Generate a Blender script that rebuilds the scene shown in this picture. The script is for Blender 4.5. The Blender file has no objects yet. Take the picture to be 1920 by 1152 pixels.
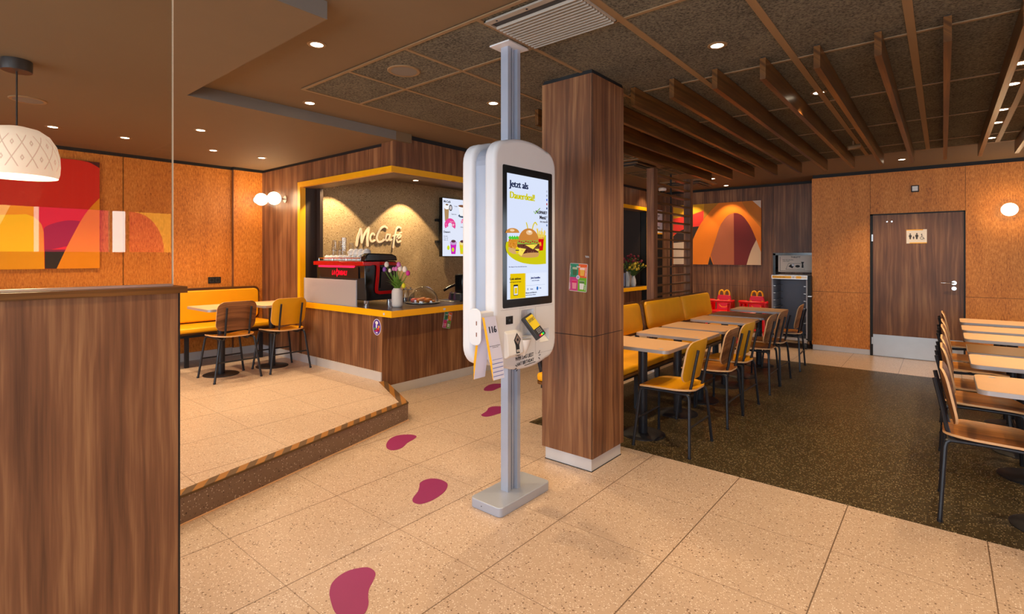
import bpy, math, random
from mathutils import Vector, Matrix
random.seed(7)
R = math.radians
S = bpy.context.scene
COL = S.collection

# ---------------------------------------------------------------- camera
EYE = 1.45
FPX = 971.0
YAW = R(39.77)
cam_d = bpy.data.cameras.new('camera')
cam_d.sensor_width = 36.0
cam_d.lens = FPX / 1920 * 36
cam_d.shift_y = -95.0 / 1920
cam_d.clip_start = 0.05
cam = bpy.data.objects.new('camera', cam_d)
COL.objects.link(cam)
cam.location = (0, 0, EYE)
cam.rotation_euler = (R(90), 0, YAW)
S.camera = cam

# ---------------------------------------------------------------- world, exposure
W = bpy.data.worlds.new('world'); S.world = W; W.use_nodes = True
bg = W.node_tree.nodes['Background']
bg.inputs[0].default_value = (0.75, 0.86, 1.0, 1); bg.inputs[1].default_value = 0.6
S.view_settings.view_transform = 'Standard'
S.view_settings.look = 'None'
S.view_settings.gamma = 1
S.view_settings.use_curve_mapping = False
S.view_settings.exposure = 0.0
S.cycles.use_denoising = True
S.cycles.max_bounces = 8
S.cycles.diffuse_bounces = 5
S.cycles.transparent_max_bounces = 12
S.cycles.sample_clamp_indirect = 6.0
S.cycles.caustics_reflective = False
S.cycles.caustics_refractive = False
WARM = (1.0, 0.72, 0.40)
WARM2 = (1.0, 0.52, 0.18)
DAY = (0.68, 0.82, 1.0)
SPOT_W = 105.0
DAY_W = 2.3

def area(name, loc, rot, sx, sy, power, col):
    d = bpy.data.lights.new(name, 'AREA'); d.shape = 'RECTANGLE'; d.size = sx; d.size_y = sy
    d.energy = power; d.color = col
    o = bpy.data.objects.new(name, d); COL.objects.link(o); o.location = loc; o.rotation_euler = rot
    return o
# daylight entering through the street windows behind the camera and in the side wall
for k, xx in enumerate((-5.6, -3.2, -0.6, 1.8)):
    area('window_daylight', (xx, -2.95, 1.55), (R(90), 0, 0), 2.0, 2.0, (30, 60, 70, 60)[k] * DAY_W, DAY)
for yy in (-0.9, 6.4, 8.1):
    area('window_daylight', (3.45, yy, 1.5), (R(90), 0, R(90)), 1.4, 1.7, 22 * DAY_W, DAY)

# ---------------------------------------------------------------- measuring helpers (photo pixel + known plane -> point in the room)
FW = (-math.sin(YAW), math.cos(YAW)); RT = (math.cos(YAW), math.sin(YAW))
def _ray(u, v):
    a = u - 960
    return (FPX * FW[0] + a * RT[0], FPX * FW[1] + a * RT[1], 481 - v)
def atz(u, v, z=0.0):
    d = _ray(u, v); t = (z - EYE) / d[2]; return (t * d[0], t * d[1], z)
def atx(u, v, x):
    d = _ray(u, v); t = x / d[0]; return (x, t * d[1], EYE + t * d[2])
def aty(u, v, y):
    d = _ray(u, v); t = y / d[1]; return (t * d[0], y, EYE + t * d[2])

# ---------------------------------------------------------------- materials
def srgb(r, g, b):
    f = lambda c: (c / 255) / 12.92 if c / 255 <= 0.04045 else ((c / 255 + 0.055) / 1.055) ** 2.4
    return (f(r), f(g), f(b), 1)
class NT:
    def __init__(s, name):
        s.m = bpy.data.materials.new(name); s.m.use_nodes = True
        s.t = s.m.node_tree; s.n = s.t.nodes; s.l = s.t.links
        s.b = s.n['Principled BSDF']; s.out = s.n['Material Output']
    def new(s, ty, **kw):
        o = s.n.new(ty)
        for k, v in kw.items(): setattr(o, k, v)
        return o
    def lk(s, a, b): s.l.new(a, b)
    def math(s, op, a, b=None, c=None):
        o = s.new('ShaderNodeMath', operation=op)
        for i, v in enumerate((a, b, c)):
            if v is None: continue
            if isinstance(v, (int, float)): o.inputs[i].default_value = v
            else: s.lk(v, o.inputs[i])
        return o.outputs[0]
    def ramp(s, fac, stops, interp='LINEAR'):
        o = s.new('ShaderNodeValToRGB'); o.color_ramp.interpolation = interp
        e = o.color_ramp.elements
        while len(e) < len(stops): e.new(0.5)
        for i, (p, c) in enumerate(stops):
            e[i].position = p; e[i].color = c if len(c) == 4 else (*c, 1)
        s.lk(fac, o.inputs[0]); return o.outputs[0]
    def mix(s, fac, a, b, mode='MIX'):
        o = s.new('ShaderNodeMix', data_type='RGBA', blend_type=mode)
        for idx, v in ((0, fac), (6, a), (7, b)):
            if isinstance(v, (int, float)): o.inputs[idx].default_value = v
            elif isinstance(v, tuple): o.inputs[idx].default_value = v
            else: s.lk(v, o.inputs[idx])
        return o.outputs[2]
    def noise(s, vec, scale, detail=2, rough=0.5, dist=0.0):
        o = s.new('ShaderNodeTexNoise'); o.inputs['Scale'].default_value = scale
        o.inputs['Detail'].default_value = detail; o.inputs['Roughness'].default_value = rough
        o.inputs['Distortion'].default_value = dist
        s.lk(vec, o.inputs['Vector']); return o.outputs[0]
    def xyz(s):
        tc = s.new('ShaderNodeTexCoord'); sp = s.new('ShaderNodeSeparateXYZ'); s.lk(tc.outputs['Object'], sp.inputs[0])
        return tc.outputs['Object'], sp.outputs[0], sp.outputs[1], sp.outputs[2]
    def comb(s, a, b, c=0.0):
        o = s.new('ShaderNodeCombineXYZ')
        for i, v in enumerate((a, b, c)):
            if isinstance(v, (int, float)): o.inputs[i].default_value = v
            else: s.lk(v, o.inputs[i])
        return o.outputs[0]
    def bump(s, h, strength=0.2, dist=0.002):
        o = s.new('ShaderNodeBump'); o.inputs['Strength'].default_value = strength; o.inputs['Distance'].default_value = dist
        s.lk(h, o.inputs['Height']); s.lk(o.outputs[0], s.b.inputs['Normal'])
def plain(name, col, rough=0.5, metal=0.0, spec=0.5, noise=0.06):
    t = NT(name); ob, x, y, z = t.xyz()
    n = t.noise(ob, 9.0, 3)
    c = t.mix(n, tuple(v * (1 - noise) for v in col[:3]) + (1,), tuple(min(1, v * (1 + noise)) for v in col[:3]) + (1,))
    t.lk(c, t.b.inputs['Base Color']); t.b.inputs['Roughness'].default_value = rough
    t.b.inputs['Metallic'].default_value = metal; t.b.inputs['Specular IOR Level'].default_value = spec
    return t.m
def emit(name, col, k):
    t = NT(name); e = t.new('ShaderNodeEmission'); e.inputs[0].default_value = col; e.inputs[1].default_value = k
    t.lk(e.outputs[0], t.out.inputs[0]); return t.m
def wood(name, axis, cols, rough=0.42, fine=1.0, mode='wall'):
    """axis: grain direction 'z','y','x'. cols: dark, mid, light."""
    t = NT(name); ob, x, y, z = t.xyz()
    if axis == 'z': u = t.math('ADD', x, y); g = z
    elif axis == 'y': u = t.math('ADD', x, z); g = y
    else: u = t.math('ADD', y, z); g = x
    warp = t.noise(t.comb(t.math('MULTIPLY', u, 2.2), t.math('MULTIPLY', g, 0.9)), 1.0, 3, 0.5)
    uu = t.math('ADD', u, t.math('MULTIPLY', warp, 0.11))
    n1 = t.noise(t.comb(t.math('MULTIPLY', uu, 15 * fine), t.math('MULTIPLY', g, 0.55)), 1.0, 4, 0.6, 0.3)
    n2 = t.noise(t.comb(t.math('MULTIPLY', u, 110 * fine), t.math('MULTIPLY', g, 3.0)), 1.0, 3, 0.6)
    wv = t.math('SINE', t.math('MULTIPLY', t.math('ADD', uu, t.math('MULTIPLY', n1, 0.06)), 150 * fine))
    wv = t.math('MULTIPLY_ADD', wv, 0.5, 0.5)
    f = t.math('ADD', t.math('MULTIPLY', n1, 0.74), t.math('ADD', t.math('MULTIPLY', n2, 0.30), t.math('MULTIPLY', wv, 0.055)))
    kn = t.noise(t.comb(t.math('MULTIPLY', u, 5.0), t.math('MULTIPLY', g, 1.7)), 1.0, 1)
    f = t.math('ADD', f, t.math('MULTIPLY', t.math('SUBTRACT', kn, 0.5), 0.28))
    c = t.ramp(f, [(0.34, cols[0]), (0.54, cols[1]), (0.74, cols[2])])
    t.lk(c, t.b.inputs['Base Color']); t.b.inputs['Roughness'].default_value = rough
    t.b.inputs['Specular IOR Level'].default_value = 0.4
    t.bump(n2, 0.08, 0.001)
    return t.m
WN = (srgb(78, 48, 32), srgb(120, 78, 52), srgb(162, 116, 78))
M = {}
M['walnut'] = wood('walnut_vertical', 'z', WN)
M['walnut_y'] = wood('walnut_lengthwise', 'y', (srgb(56, 33, 13), srgb(92, 57, 25), srgb(134, 88, 42)), 0.3)
M['walnut_x'] = wood('walnut_crosswise', 'x', WN)
M['seatwood'] = wood('walnut_plywood', 'x', (srgb(104, 58, 20), srgb(156, 94, 34), srgb(192, 126, 54)), 0.3, 1.4)
M['backwood'] = wood('walnut_plywood_back', 'y', (srgb(84, 48, 26), srgb(128, 80, 48), srgb(166, 112, 70)), 0.35, 1.4)
M['ply'] = plain('plywood_edge', srgb(222, 176, 128), 0.5)
def cork():
    t = NT('orange_cork_panel'); ob, x, y, z = t.xyz()
    u = t.math('ADD', x, y)
    v = t.comb(t.math('MULTIPLY', u, 75), t.math('MULTIPLY', z, 20))
    n = t.noise(v, 1.0, 3, 0.6)
    v2 = t.comb(t.math('MULTIPLY', u, 160), t.math('MULTIPLY', z, 60))
    n2 = t.noise(v2, 1.0, 2, 0.6)
    big = t.noise(t.comb(t.math('MULTIPLY', u, 9), t.math('MULTIPLY', z, 1.6)), 1.0, 2)
    f = t.math('ADD', t.math('MULTIPLY', n, 0.62), t.math('ADD', t.math('MULTIPLY', n2, 0.26), t.math('MULTIPLY', big, 0.22)))
    c = t.ramp(f, [(0.36, srgb(104, 52, 12)), (0.45, srgb(190, 108, 32)), (0.60, srgb(218, 136, 52)), (0.76, srgb(236, 166, 88))])
    t.lk(c, t.b.inputs['Base Color']); t.b.inputs['Roughness'].default_value = 0.5
    t.bump(n, 0.15, 0.001); return t.m
M['cork'] = cork()
def terrazzo(name, base, lo, hi, joint, tiles=True, speck=1.0, rough=0.32, dark_share=0.05, light_share=0.12):
    t = NT(name); ob, x, y, z = t.xyz()
    def vor(scale):
        o = t.new('ShaderNodeTexVoronoi'); o.inputs['Scale'].default_value = scale; t.lk(ob, o.inputs['Vector']); return o
    v1 = vor(85 * speck); v2 = vor(150 * speck); 
    r1 = t.new('ShaderNodeSeparateColor'); t.lk(v1.outputs['Color'], r1.inputs[0])
    r2 = t.new('ShaderNodeSeparateColor'); t.lk(v2.outputs['Color'], r2.inputs[0])
    cloud = t.noise(ob, 1.7, 4, 0.6); grain = t.noise(ob, 260, 2, 0.7)
    c = t.mix(t.math('MULTIPLY', t.math('ADD', cloud, grain), 0.5), tuple(v * 0.80 for v in base[:3]) + (1,), tuple(min(1, v * 1.20) for v in base[:3]) + (1,))
    near1 = t.math('LESS_THAN', v1.outputs['Distance'], 0.36)
    near2 = t.math('LESS_THAN', v2.outputs['Distance'], 0.42)
    dk = t.math('MULTIPLY', t.math('LESS_THAN', r1.outputs[0], dark_share), near1)
    lt = t.math('MULTIPLY', t.math('LESS_THAN', r2.outputs[0], light_share), near2)
    md = t.math('MULTIPLY', t.math('GREATER_THAN', r2.outputs[0], 0.86), near2)
    c = t.mix(t.math('MULTIPLY', md, 0.45), c, lo); c = t.mix(t.math('MULTIPLY', lt, 0.75), c, hi); c = t.mix(t.math('MULTIPLY', dk, 0.85), c, lo)
    if tiles:
        def line(co, x0, s, w):
            fr = t.math('FRACT', t.math('DIVIDE', t.math('SUBTRACT', co, x0 - s / 2), s))
            d = t.math('MULTIPLY', t.math('ABSOLUTE', t.math('SUBTRACT', fr, 0.5)), s)
            return t.math('LESS_THAN', d, w)
        jx = line(x, -1.024, 0.5985, 0.0028); jy = line(y, 2.350, 0.618, 0.0022)
        c = t.mix(t.math('MULTIPLY', jx, 0.8), c, joint); c = t.mix(t.math('MULTIPLY', jy, 0.5), c, joint)
    t.lk(c, t.b.inputs['Base Color']); t.b.inputs['Roughness'].default_value = rough
    t.b.inputs['Specular IOR Level'].default_value = 0.35
    return t.m
M['floor'] = terrazzo('light_terrazzo_tile', srgb(194, 168, 148), srgb(104, 78, 58), srgb(240, 228, 216), srgb(84, 60, 40), speck=0.95, dark_share=0.09, light_share=0.22)
M['riser'] = terrazzo('step_terrazzo', srgb(128, 104, 88), srgb(64, 48, 40), srgb(206, 190, 176), srgb(60, 50, 40), tiles=False, speck=0.8)
M['floor_dark'] = terrazzo('dark_speckled_floor', srgb(66, 55, 34), srgb(18, 15, 9), srgb(196, 176, 136), srgb(30, 24, 14), tiles=False, speck=0.9, rough=0.38, dark_share=0.25, light_share=0.20)
M['quartz'] = terrazzo('speckled_beige_wall', srgb(176, 150, 112), srgb(100, 78, 50), srgb(226, 204, 168), srgb(90, 70, 50), tiles=False, speck=0.6, rough=0.7, dark_share=0.2, light_share=0.35)
M['ceil'] = plain('brown_ceiling_paint', srgb(118, 95, 68), 0.8, noise=0.03)
M['fascia'] = plain('grey_fascia', srgb(120, 112, 104), 0.75, noise=0.03)  # grey of the soffit's upright faces and the speaker grilles; undersides are brown
def ctile():
    t = NT('mineral_ceiling_tile'); ob, x, y, z = t.xyz()
    n = t.noise(ob, 70, 4, 0.75); n2 = t.noise(ob, 3, 2)
    f = t.math('ADD', t.math('MULTIPLY', n, 0.85), t.math('MULTIPLY', n2, 0.15))
    c = t.ramp(f, [(0.38, srgb(48, 44, 36)), (0.50, srgb(96, 90, 76)), (0.66, srgb(124, 116, 98))])
    t.lk(c, t.b.inputs['Base Color']); t.b.inputs['Roughness'].default_value = 0.95
    t.bump(n, 0.4, 0.003); return t.m
M['ctile'] = ctile()
M['grid'] = plain('beige_grid_metal', srgb(140, 112, 80), 0.5)
M['black'] = plain('black_paint', (0.006, 0.006, 0.007, 1), 0.6)
M['blacksteel'] = plain('black_powder_coated_steel', (0.022, 0.023, 0.030, 1), 0.42, 0.3)
M['blackgloss'] = plain('black_gloss_plastic', (0.008, 0.008, 0.009, 1), 0.15)
M['base'] = plain('satin_aluminium_plinth', srgb(208, 206, 208), 0.42, 0.25)
M['yellow'] = plain('yellow_lacquer', srgb(250, 178, 0), 0.4)
M['cushion'] = plain('yellow_vinyl_cushion', srgb(246, 172, 4), 0.5)
M['yseat'] = plain('yellow_laminate_seat', srgb(240, 168, 8), 0.35)
M['yback'] = plain('yellow_laminate_back', srgb(226, 160, 10), 0.4)
M['laminate'] = plain('beige_table_laminate', srgb(226, 180, 138), 0.38)
M['tedge'] = plain('grey_table_edge', srgb(170, 164, 166), 0.35, 0.3)
M['tdark'] = plain('dark_olive_table_laminate', srgb(96, 72, 40), 0.3)
M['ctop'] = plain('dark_brown_worktop', srgb(74, 58, 54), 0.3)
M['taupe'] = plain('taupe_paint', srgb(112, 92, 78), 0.6)
M['darkwall'] = plain('dark_brown_paint', srgb(52, 38, 32), 0.55)
M['white'] = plain('white_powder_coat', srgb(224, 222, 224), 0.35, noise=0.02)
M['white2'] = plain('white_plastic', srgb(240, 236, 232), 0.4, noise=0.02)
M['silver'] = plain('silver_anodised_aluminium', srgb(172, 178, 194), 0.38, 0.3)
M['steel'] = plain('brushed_stainless_steel', srgb(190, 188, 186), 0.3, 0.9)
M['chrome'] = plain('polished_chrome', srgb(220, 220, 222), 0.1, 1.0)
M['ventmetal'] = plain('cream_vent_metal', srgb(160, 150, 138), 0.5)
M['dkgrey'] = plain('dark_grey_plastic', srgb(50, 50, 54), 0.45)
M['purple'] = plain('purple_floor_film', srgb(142, 38, 98), 0.5)
M['red'] = plain('red_plastic', srgb(226, 10, 22), 0.3)
M['redgloss'] = plain('red_metallic_lacquer', srgb(190, 4, 10), 0.12)
M['pinkred'] = plain('crimson_plastic', srgb(228, 6, 60), 0.35)
M['porcelain'] = plain('white_porcelain', srgb(235, 232, 230), 0.15)
M['ceramic'] = plain('matt_white_ceramic', srgb(214, 210, 210), 0.6)
M['paper'] = plain('white_paper', srgb(236, 234, 240), 0.7, noise=0.01)
M['paperlilac'] = plain('pale_lilac_card', srgb(214, 212, 234), 0.6, noise=0.02)
M['ink'] = plain('navy_ink', srgb(26, 28, 58), 0.6)
M['inkblack'] = plain('black_ink', srgb(24, 20, 22), 0.6)
M['note'] = plain('yellow_paper_note', srgb(248, 214, 30), 0.7)
M['green'] = plain('tulip_leaf_green', srgb(104, 146, 52), 0.5)
M['green2'] = plain('dark_leaf_green', srgb(70, 104, 40), 0.5)
M['petalw'] = plain('white_petals', srgb(244, 234, 222), 0.5)
M['petalp'] = plain('pink_petals', srgb(214, 120, 190), 0.5)
M['petalm'] = plain('magenta_petals', srgb(206, 40, 150), 0.5)
M['petalv'] = plain('violet_petals', srgb(150, 90, 190), 0.5)
M['petaly'] = plain('yellow_petals', srgb(214, 206, 30), 0.5)
M['dryred'] = plain('dried_maroon_blossom', srgb(120, 30, 50), 0.7)
M['dryyel'] = plain('dried_yellow_blossom', srgb(196, 170, 50), 0.7)
M['pastry'] = plain('baked_pastry', srgb(222, 128, 40), 0.5, noise=0.35)
M['jam'] = plain('red_iced_pastry', srgb(226, 70, 60), 0.4, noise=0.2)
M['bean'] = plain('coffee_beans', srgb(50, 30, 22), 0.5)
M['plum'] = plain('plum_card', srgb(70, 26, 62), 0.6)
M['sign'] = plain('cream_sign_face', srgb(238, 226, 214), 0.6, noise=0.02)
M['letter'] = plain('cream_letter_face', srgb(250, 226, 200), 0.5, noise=0.02)
M['greyink'] = plain('dark_grey_print', srgb(62, 58, 60), 0.7)
M['sticklab'] = plain('pale_sticker', srgb(200, 206, 224), 0.6)
def stripes():
    t = NT('striped_step_nosing'); ob, x, y, z = t.xyz()
    s = t.math('FRACT', t.math('MULTIPLY', t.math('ADD', t.math('MULTIPLY', x, 0.7), y), 9.5))
    c = t.mix(t.math('GREATER_THAN', s, 0.5), srgb(150, 98, 38), srgb(88, 62, 38))
    t.lk(c, t.b.inputs['Base Color']); t.b.inputs['Roughness'].default_value = 0.55; return t.m
M['nosing'] = stripes()
def glass(name, tint, refl=1.0, pw=5.0):
    t = NT(name); t.n.remove(t.b)
    lw = t.new('ShaderNodeLayerWeight'); lw.inputs[0].default_value = 0.5
    f = t.math('MULTIPLY_ADD', t.math('POWER', lw.outputs['Facing'], pw), 0.9, 0.045 * refl)
    tr = t.new('ShaderNodeBsdfTransparent'); tr.inputs[0].default_value = tint
    gl = t.new('ShaderNodeBsdfGlossy'); gl.inputs['Roughness'].default_value = 0.0
    mx = t.new('ShaderNodeMixShader'); t.lk(f, mx.inputs[0]); t.lk(tr.outputs[0], mx.inputs[1]); t.lk(gl.outputs[0], mx.inputs[2])
    t.lk(mx.outputs[0], t.out.inputs[0]); return t.m
M['glass'] = glass('clear_glass', (0.95, 0.93, 0.89, 1))
M['glassware'] = glass('thin_glassware', (0.88, 0.88, 0.88, 1), 2.5, 2.4)
def frosted():
    t = NT('frosted_glass'); t.n.remove(t.b)
    tl = t.new('ShaderNodeBsdfTranslucent'); tl.inputs[0].default_value = srgb(246, 240, 240)
    df = t.new('ShaderNodeBsdfDiffuse'); df.inputs[0].default_value = srgb(232, 224, 226)
    tr = t.new('ShaderNodeBsdfTransparent')
    a = t.new('ShaderNodeMixShader'); a.inputs[0].default_value = 0.5; t.lk(tl.outputs[0], a.inputs[1]); t.lk(df.outputs[0], a.inputs[2])
    b = t.new('ShaderNodeMixShader'); b.inputs[0].default_value = 0.36; t.lk(a.outputs[0], b.inputs[1]); t.lk(tr.outputs[0], b.inputs[2])
    t.lk(b.outputs[0], t.out.inputs[0]); return t.m
M['frost'] = frosted()
M['lamp'] = emit('downlight_lens', (1.0, 0.82, 0.58, 1), 14)
M['globe'] = emit('opal_globe', (1.0, 0.80, 0.58, 1), 5.0)
_E = {}
def E_(r, g, b, k=1.0):
    key = (r, g, b, k)
    if key not in _E: _E[key] = emit('lit_%d_%d_%d' % (r, g, b), srgb(r, g, b), k)
    return _E[key]
_P = {}
def P_(r, g, b, rough=0.55):
    key = (r, g, b)
    if key not in _P: _P[key] = plain('paint_%d_%d_%d' % key, srgb(r, g, b), rough, noise=0.02)
    return _P[key]

# ---------------------------------------------------------------- mesh builder
class MB:
    def __init__(s): s.v = []; s.f = []
    def add(s, vs, fs):
        o = len(s.v); s.v += [tuple(p) for p in vs]; s.f += [tuple(i + o for i in f) for f in fs]; return s
    def box(s, x0, x1, y0, y1, z0, z1):
        if x0 > x1: x0, x1 = x1, x0
        if y0 > y1: y0, y1 = y1, y0
        if z0 > z1: z0, z1 = z1, z0
        return s.add([(x, y, z) for x in (x0, x1) for y in (y0, y1) for z in (z0, z1)],
                     [(0, 1, 3, 2), (4, 6, 7, 5), (0, 4, 5, 1), (2, 3, 7, 6), (0, 2, 6, 4), (1, 5, 7, 3)])
    def prism(s, pts, off):
        """pts: closed 3D polygon; off: extrusion vector."""
        n = len(pts); a = [Vector(p) for p in pts]; o = Vector(off)
        nrm = Vector((0, 0, 0))
        for i in range(n): nrm += a[i].cross(a[(i + 1) % n])
        if nrm.dot(o) > 0: a.reverse()
        vs = a + [p + o for p in a]
        fs = [tuple(range(n)), tuple(range(2 * n - 1, n - 1, -1))]
        for i in range(n):
            j = (i + 1) % n; fs.append((i, i + n, j + n, j))
        return s.add(vs, fs)
    def tube(s, path, r, seg=8, closed=False, rs=None):
        P = [Vector(p) for p in path]; n = len(P); vs = []; fs = []
        up = None
        for i in range(n):
            if closed: d = P[(i + 1) % n] - P[i - 1]
            else: d = P[min(i + 1, n - 1)] - P[max(i - 1, 0)]
            d.normalize()
            if up is None:
                up = Vector((0, 0, 1)) if abs(d.z) < 0.9 else Vector((1, 0, 0))
            a = d.cross(up); a.normalize(); b = a.cross(d); up = b
            rr = rs[i] if rs else r
            for k in range(seg):
                t = 2 * math.pi * k / seg; vs.append(P[i] + a * math.cos(t) * rr + b * math.sin(t) * rr)
        m = n if closed else n - 1
        for i in range(m):
            for k in range(seg):
                k2 = (k + 1) % seg; j = (i + 1) % n
                fs.append((i * seg + k, i * seg + k2, j * seg + k2, j * seg + k))
        if not closed:
            fs.append(tuple(range(seg - 1, -1, -1))); fs.append(tuple((n - 1) * seg + k for k in range(seg)))
        return s.add(vs, fs)
    def lathe(s, prof, c=(0, 0, 0), seg=24, axis='z', caps=True):
        """prof: list of (r, h); closed ends where r is 0."""
        vs = []; fs = []; n = len(prof)
        def P(r, h, t):
            a, b = r * math.cos(t), r * math.sin(t)
            if axis == 'z': q = (a, b, h)
            elif axis == 'x': q = (h, a, b)
            else: q = (b, h, a)
            return (q[0] + c[0], q[1] + c[1], q[2] + c[2])
        for (r, h) in prof:
            for k in range(seg): vs.append(P(max(r, 1e-5), h, 2 * math.pi * k / seg))
        for i in range(n - 1):
            for k in range(seg):
                k2 = (k + 1) % seg
                fs.append((i * seg + k, i * seg + k2, (i + 1) * seg + k2, (i + 1) * seg + k))
        if caps and prof[0][0] > 1e-4: fs.append(tuple(range(seg - 1, -1, -1)))
        if caps and prof[-1][0] > 1e-4: fs.append(tuple((n - 1) * seg + k for k in range(seg)))
        return s.add(vs, fs)
    def cyl(s, c, r, h, seg=24, axis='z'): return s.lathe([(r, 0), (r, h)], c, seg, axis)
    def sphere(s, c, r, seg=20, sq=(1, 1, 1)):
        vs = []; fs = []; m = seg // 2
        for i in range(m + 1):
            ph = math.pi * i / m
            for k in range(seg):
                t = 2 * math.pi * k / seg; rr = max(math.sin(ph), 1e-4)
                vs.append((c[0] + r * sq[0] * rr * math.cos(t), c[1] + r * sq[1] * rr * math.sin(t), c[2] - r * sq[2] * math.cos(ph)))
        for i in range(m):
            for k in range(seg):
                k2 = (k + 1) % seg; fs.append((i * seg + k, i * seg + k2, (i + 1) * seg + k2, (i + 1) * seg + k))
        return s.add(vs, fs)
    def grid(s, fn, nu, nv):
        vs = [fn(i / nu, j / nv) for i in range(nu + 1) for j in range(nv + 1)]
        fs = [(i * (nv + 1) + j, (i + 1) * (nv + 1) + j, (i + 1) * (nv + 1) + j + 1, i * (nv + 1) + j + 1) for i in range(nu) for j in range(nv)]
        return s.add(vs, fs)
    def build(s, name, mat, parent=None, smooth=False, bevel=0.0, seg=2, loc=None):
        me = bpy.data.meshes.new(name); me.from_pydata(s.v, [], s.f); me.validate()
        mats = mat if isinstance(mat, (list, tuple)) else [mat]
        for m in mats: me.materials.append(m)
        if smooth:
            me.polygons.foreach_set('use_smooth', [True] * len(me.polygons))
            try: me.set_sharp_from_angle(angle=R(40))
            except Exception: pass
        o = bpy.data.objects.new(name, me); COL.objects.link(o)
        if loc: o.location = loc
        if parent: o.parent = parent
        if bevel:
            b = o.modifiers.new('bevel', 'BEVEL'); b.width = bevel; b.segments = seg; b.limit_method = 'ANGLE'; b.angle_limit = R(40)
            if smooth is False and seg > 1:
                me.polygons.foreach_set('use_smooth', [True] * len(me.polygons))
                try: me.set_sharp_from_angle(angle=R(35))
                except Exception: pass
        return o
def tag(o, label=None, cat=None, group=None, kind=None):
    if label: o['label'] = label
    if cat: o['category'] = cat
    if group: o['group'] = group
    if kind: o['kind'] = kind
    return o
def empty(name, loc=(0, 0, 0), rz=0.0):
    o = bpy.data.objects.new(name, None); COL.objects.link(o); o.location = loc; o.rotation_euler = (0, 0, rz)
    o.empty_display_size = 0.05; return o
def world_empty(name):      # a thing whose parts are drawn in room coordinates
    return empty(name)
def struct(o): o['kind'] = 'structure'; return o
def copy_tree(o, parent=None):
    c = o.copy(); COL.objects.link(c)
    if parent: c.parent = parent
    for ch in list(o.children): copy_tree(ch, c)
    return c
def smooth_closed(pts, n=6):
    out = []; m = len(pts)
    for i in range(m):
        p0, p1, p2, p3 = (Vector(pts[(i + k - 1) % m]) for k in range(4))
        for j in range(n):
            t = j / n
            out.append(0.5 * ((2 * p1) + (-p0 + p2) * t + (2 * p0 - 5 * p1 + 4 * p2 - p3) * t * t + (-p0 + 3 * p1 - 3 * p2 + p3) * t ** 3))
    return out
def smooth_open(pts, n=6):
    out = []; m = len(pts)
    for i in range(m - 1):
        p0, p1, p2, p3 = (Vector(pts[min(max(i + k - 1, 0), m - 1)]) for k in range(4))
        for j in range(n):
            t = j / n
            out.append(0.5 * ((2 * p1) + (-p0 + p2) * t + (2 * p0 - 5 * p1 + 4 * p2 - p3) * t * t + (-p0 + 3 * p1 - 3 * p2 + p3) * t ** 3))
    out.append(Vector(pts[-1])); return out
def rrect(w, h, r, n=5):
    """rounded rectangle outline centred on 0 (2D)"""
    out = []
    for (cx, cy, a0) in ((w / 2 - r, h / 2 - r, 0), (-w / 2 + r, h / 2 - r, 90), (-w / 2 + r, -h / 2 + r, 180), (w / 2 - r, -h / 2 + r, 270)):
        for k in range(n + 1):
            a = R(a0 + 90 * k / n); out.append((cx + r * math.cos(a), cy + r * math.sin(a)))
    return out
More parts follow.
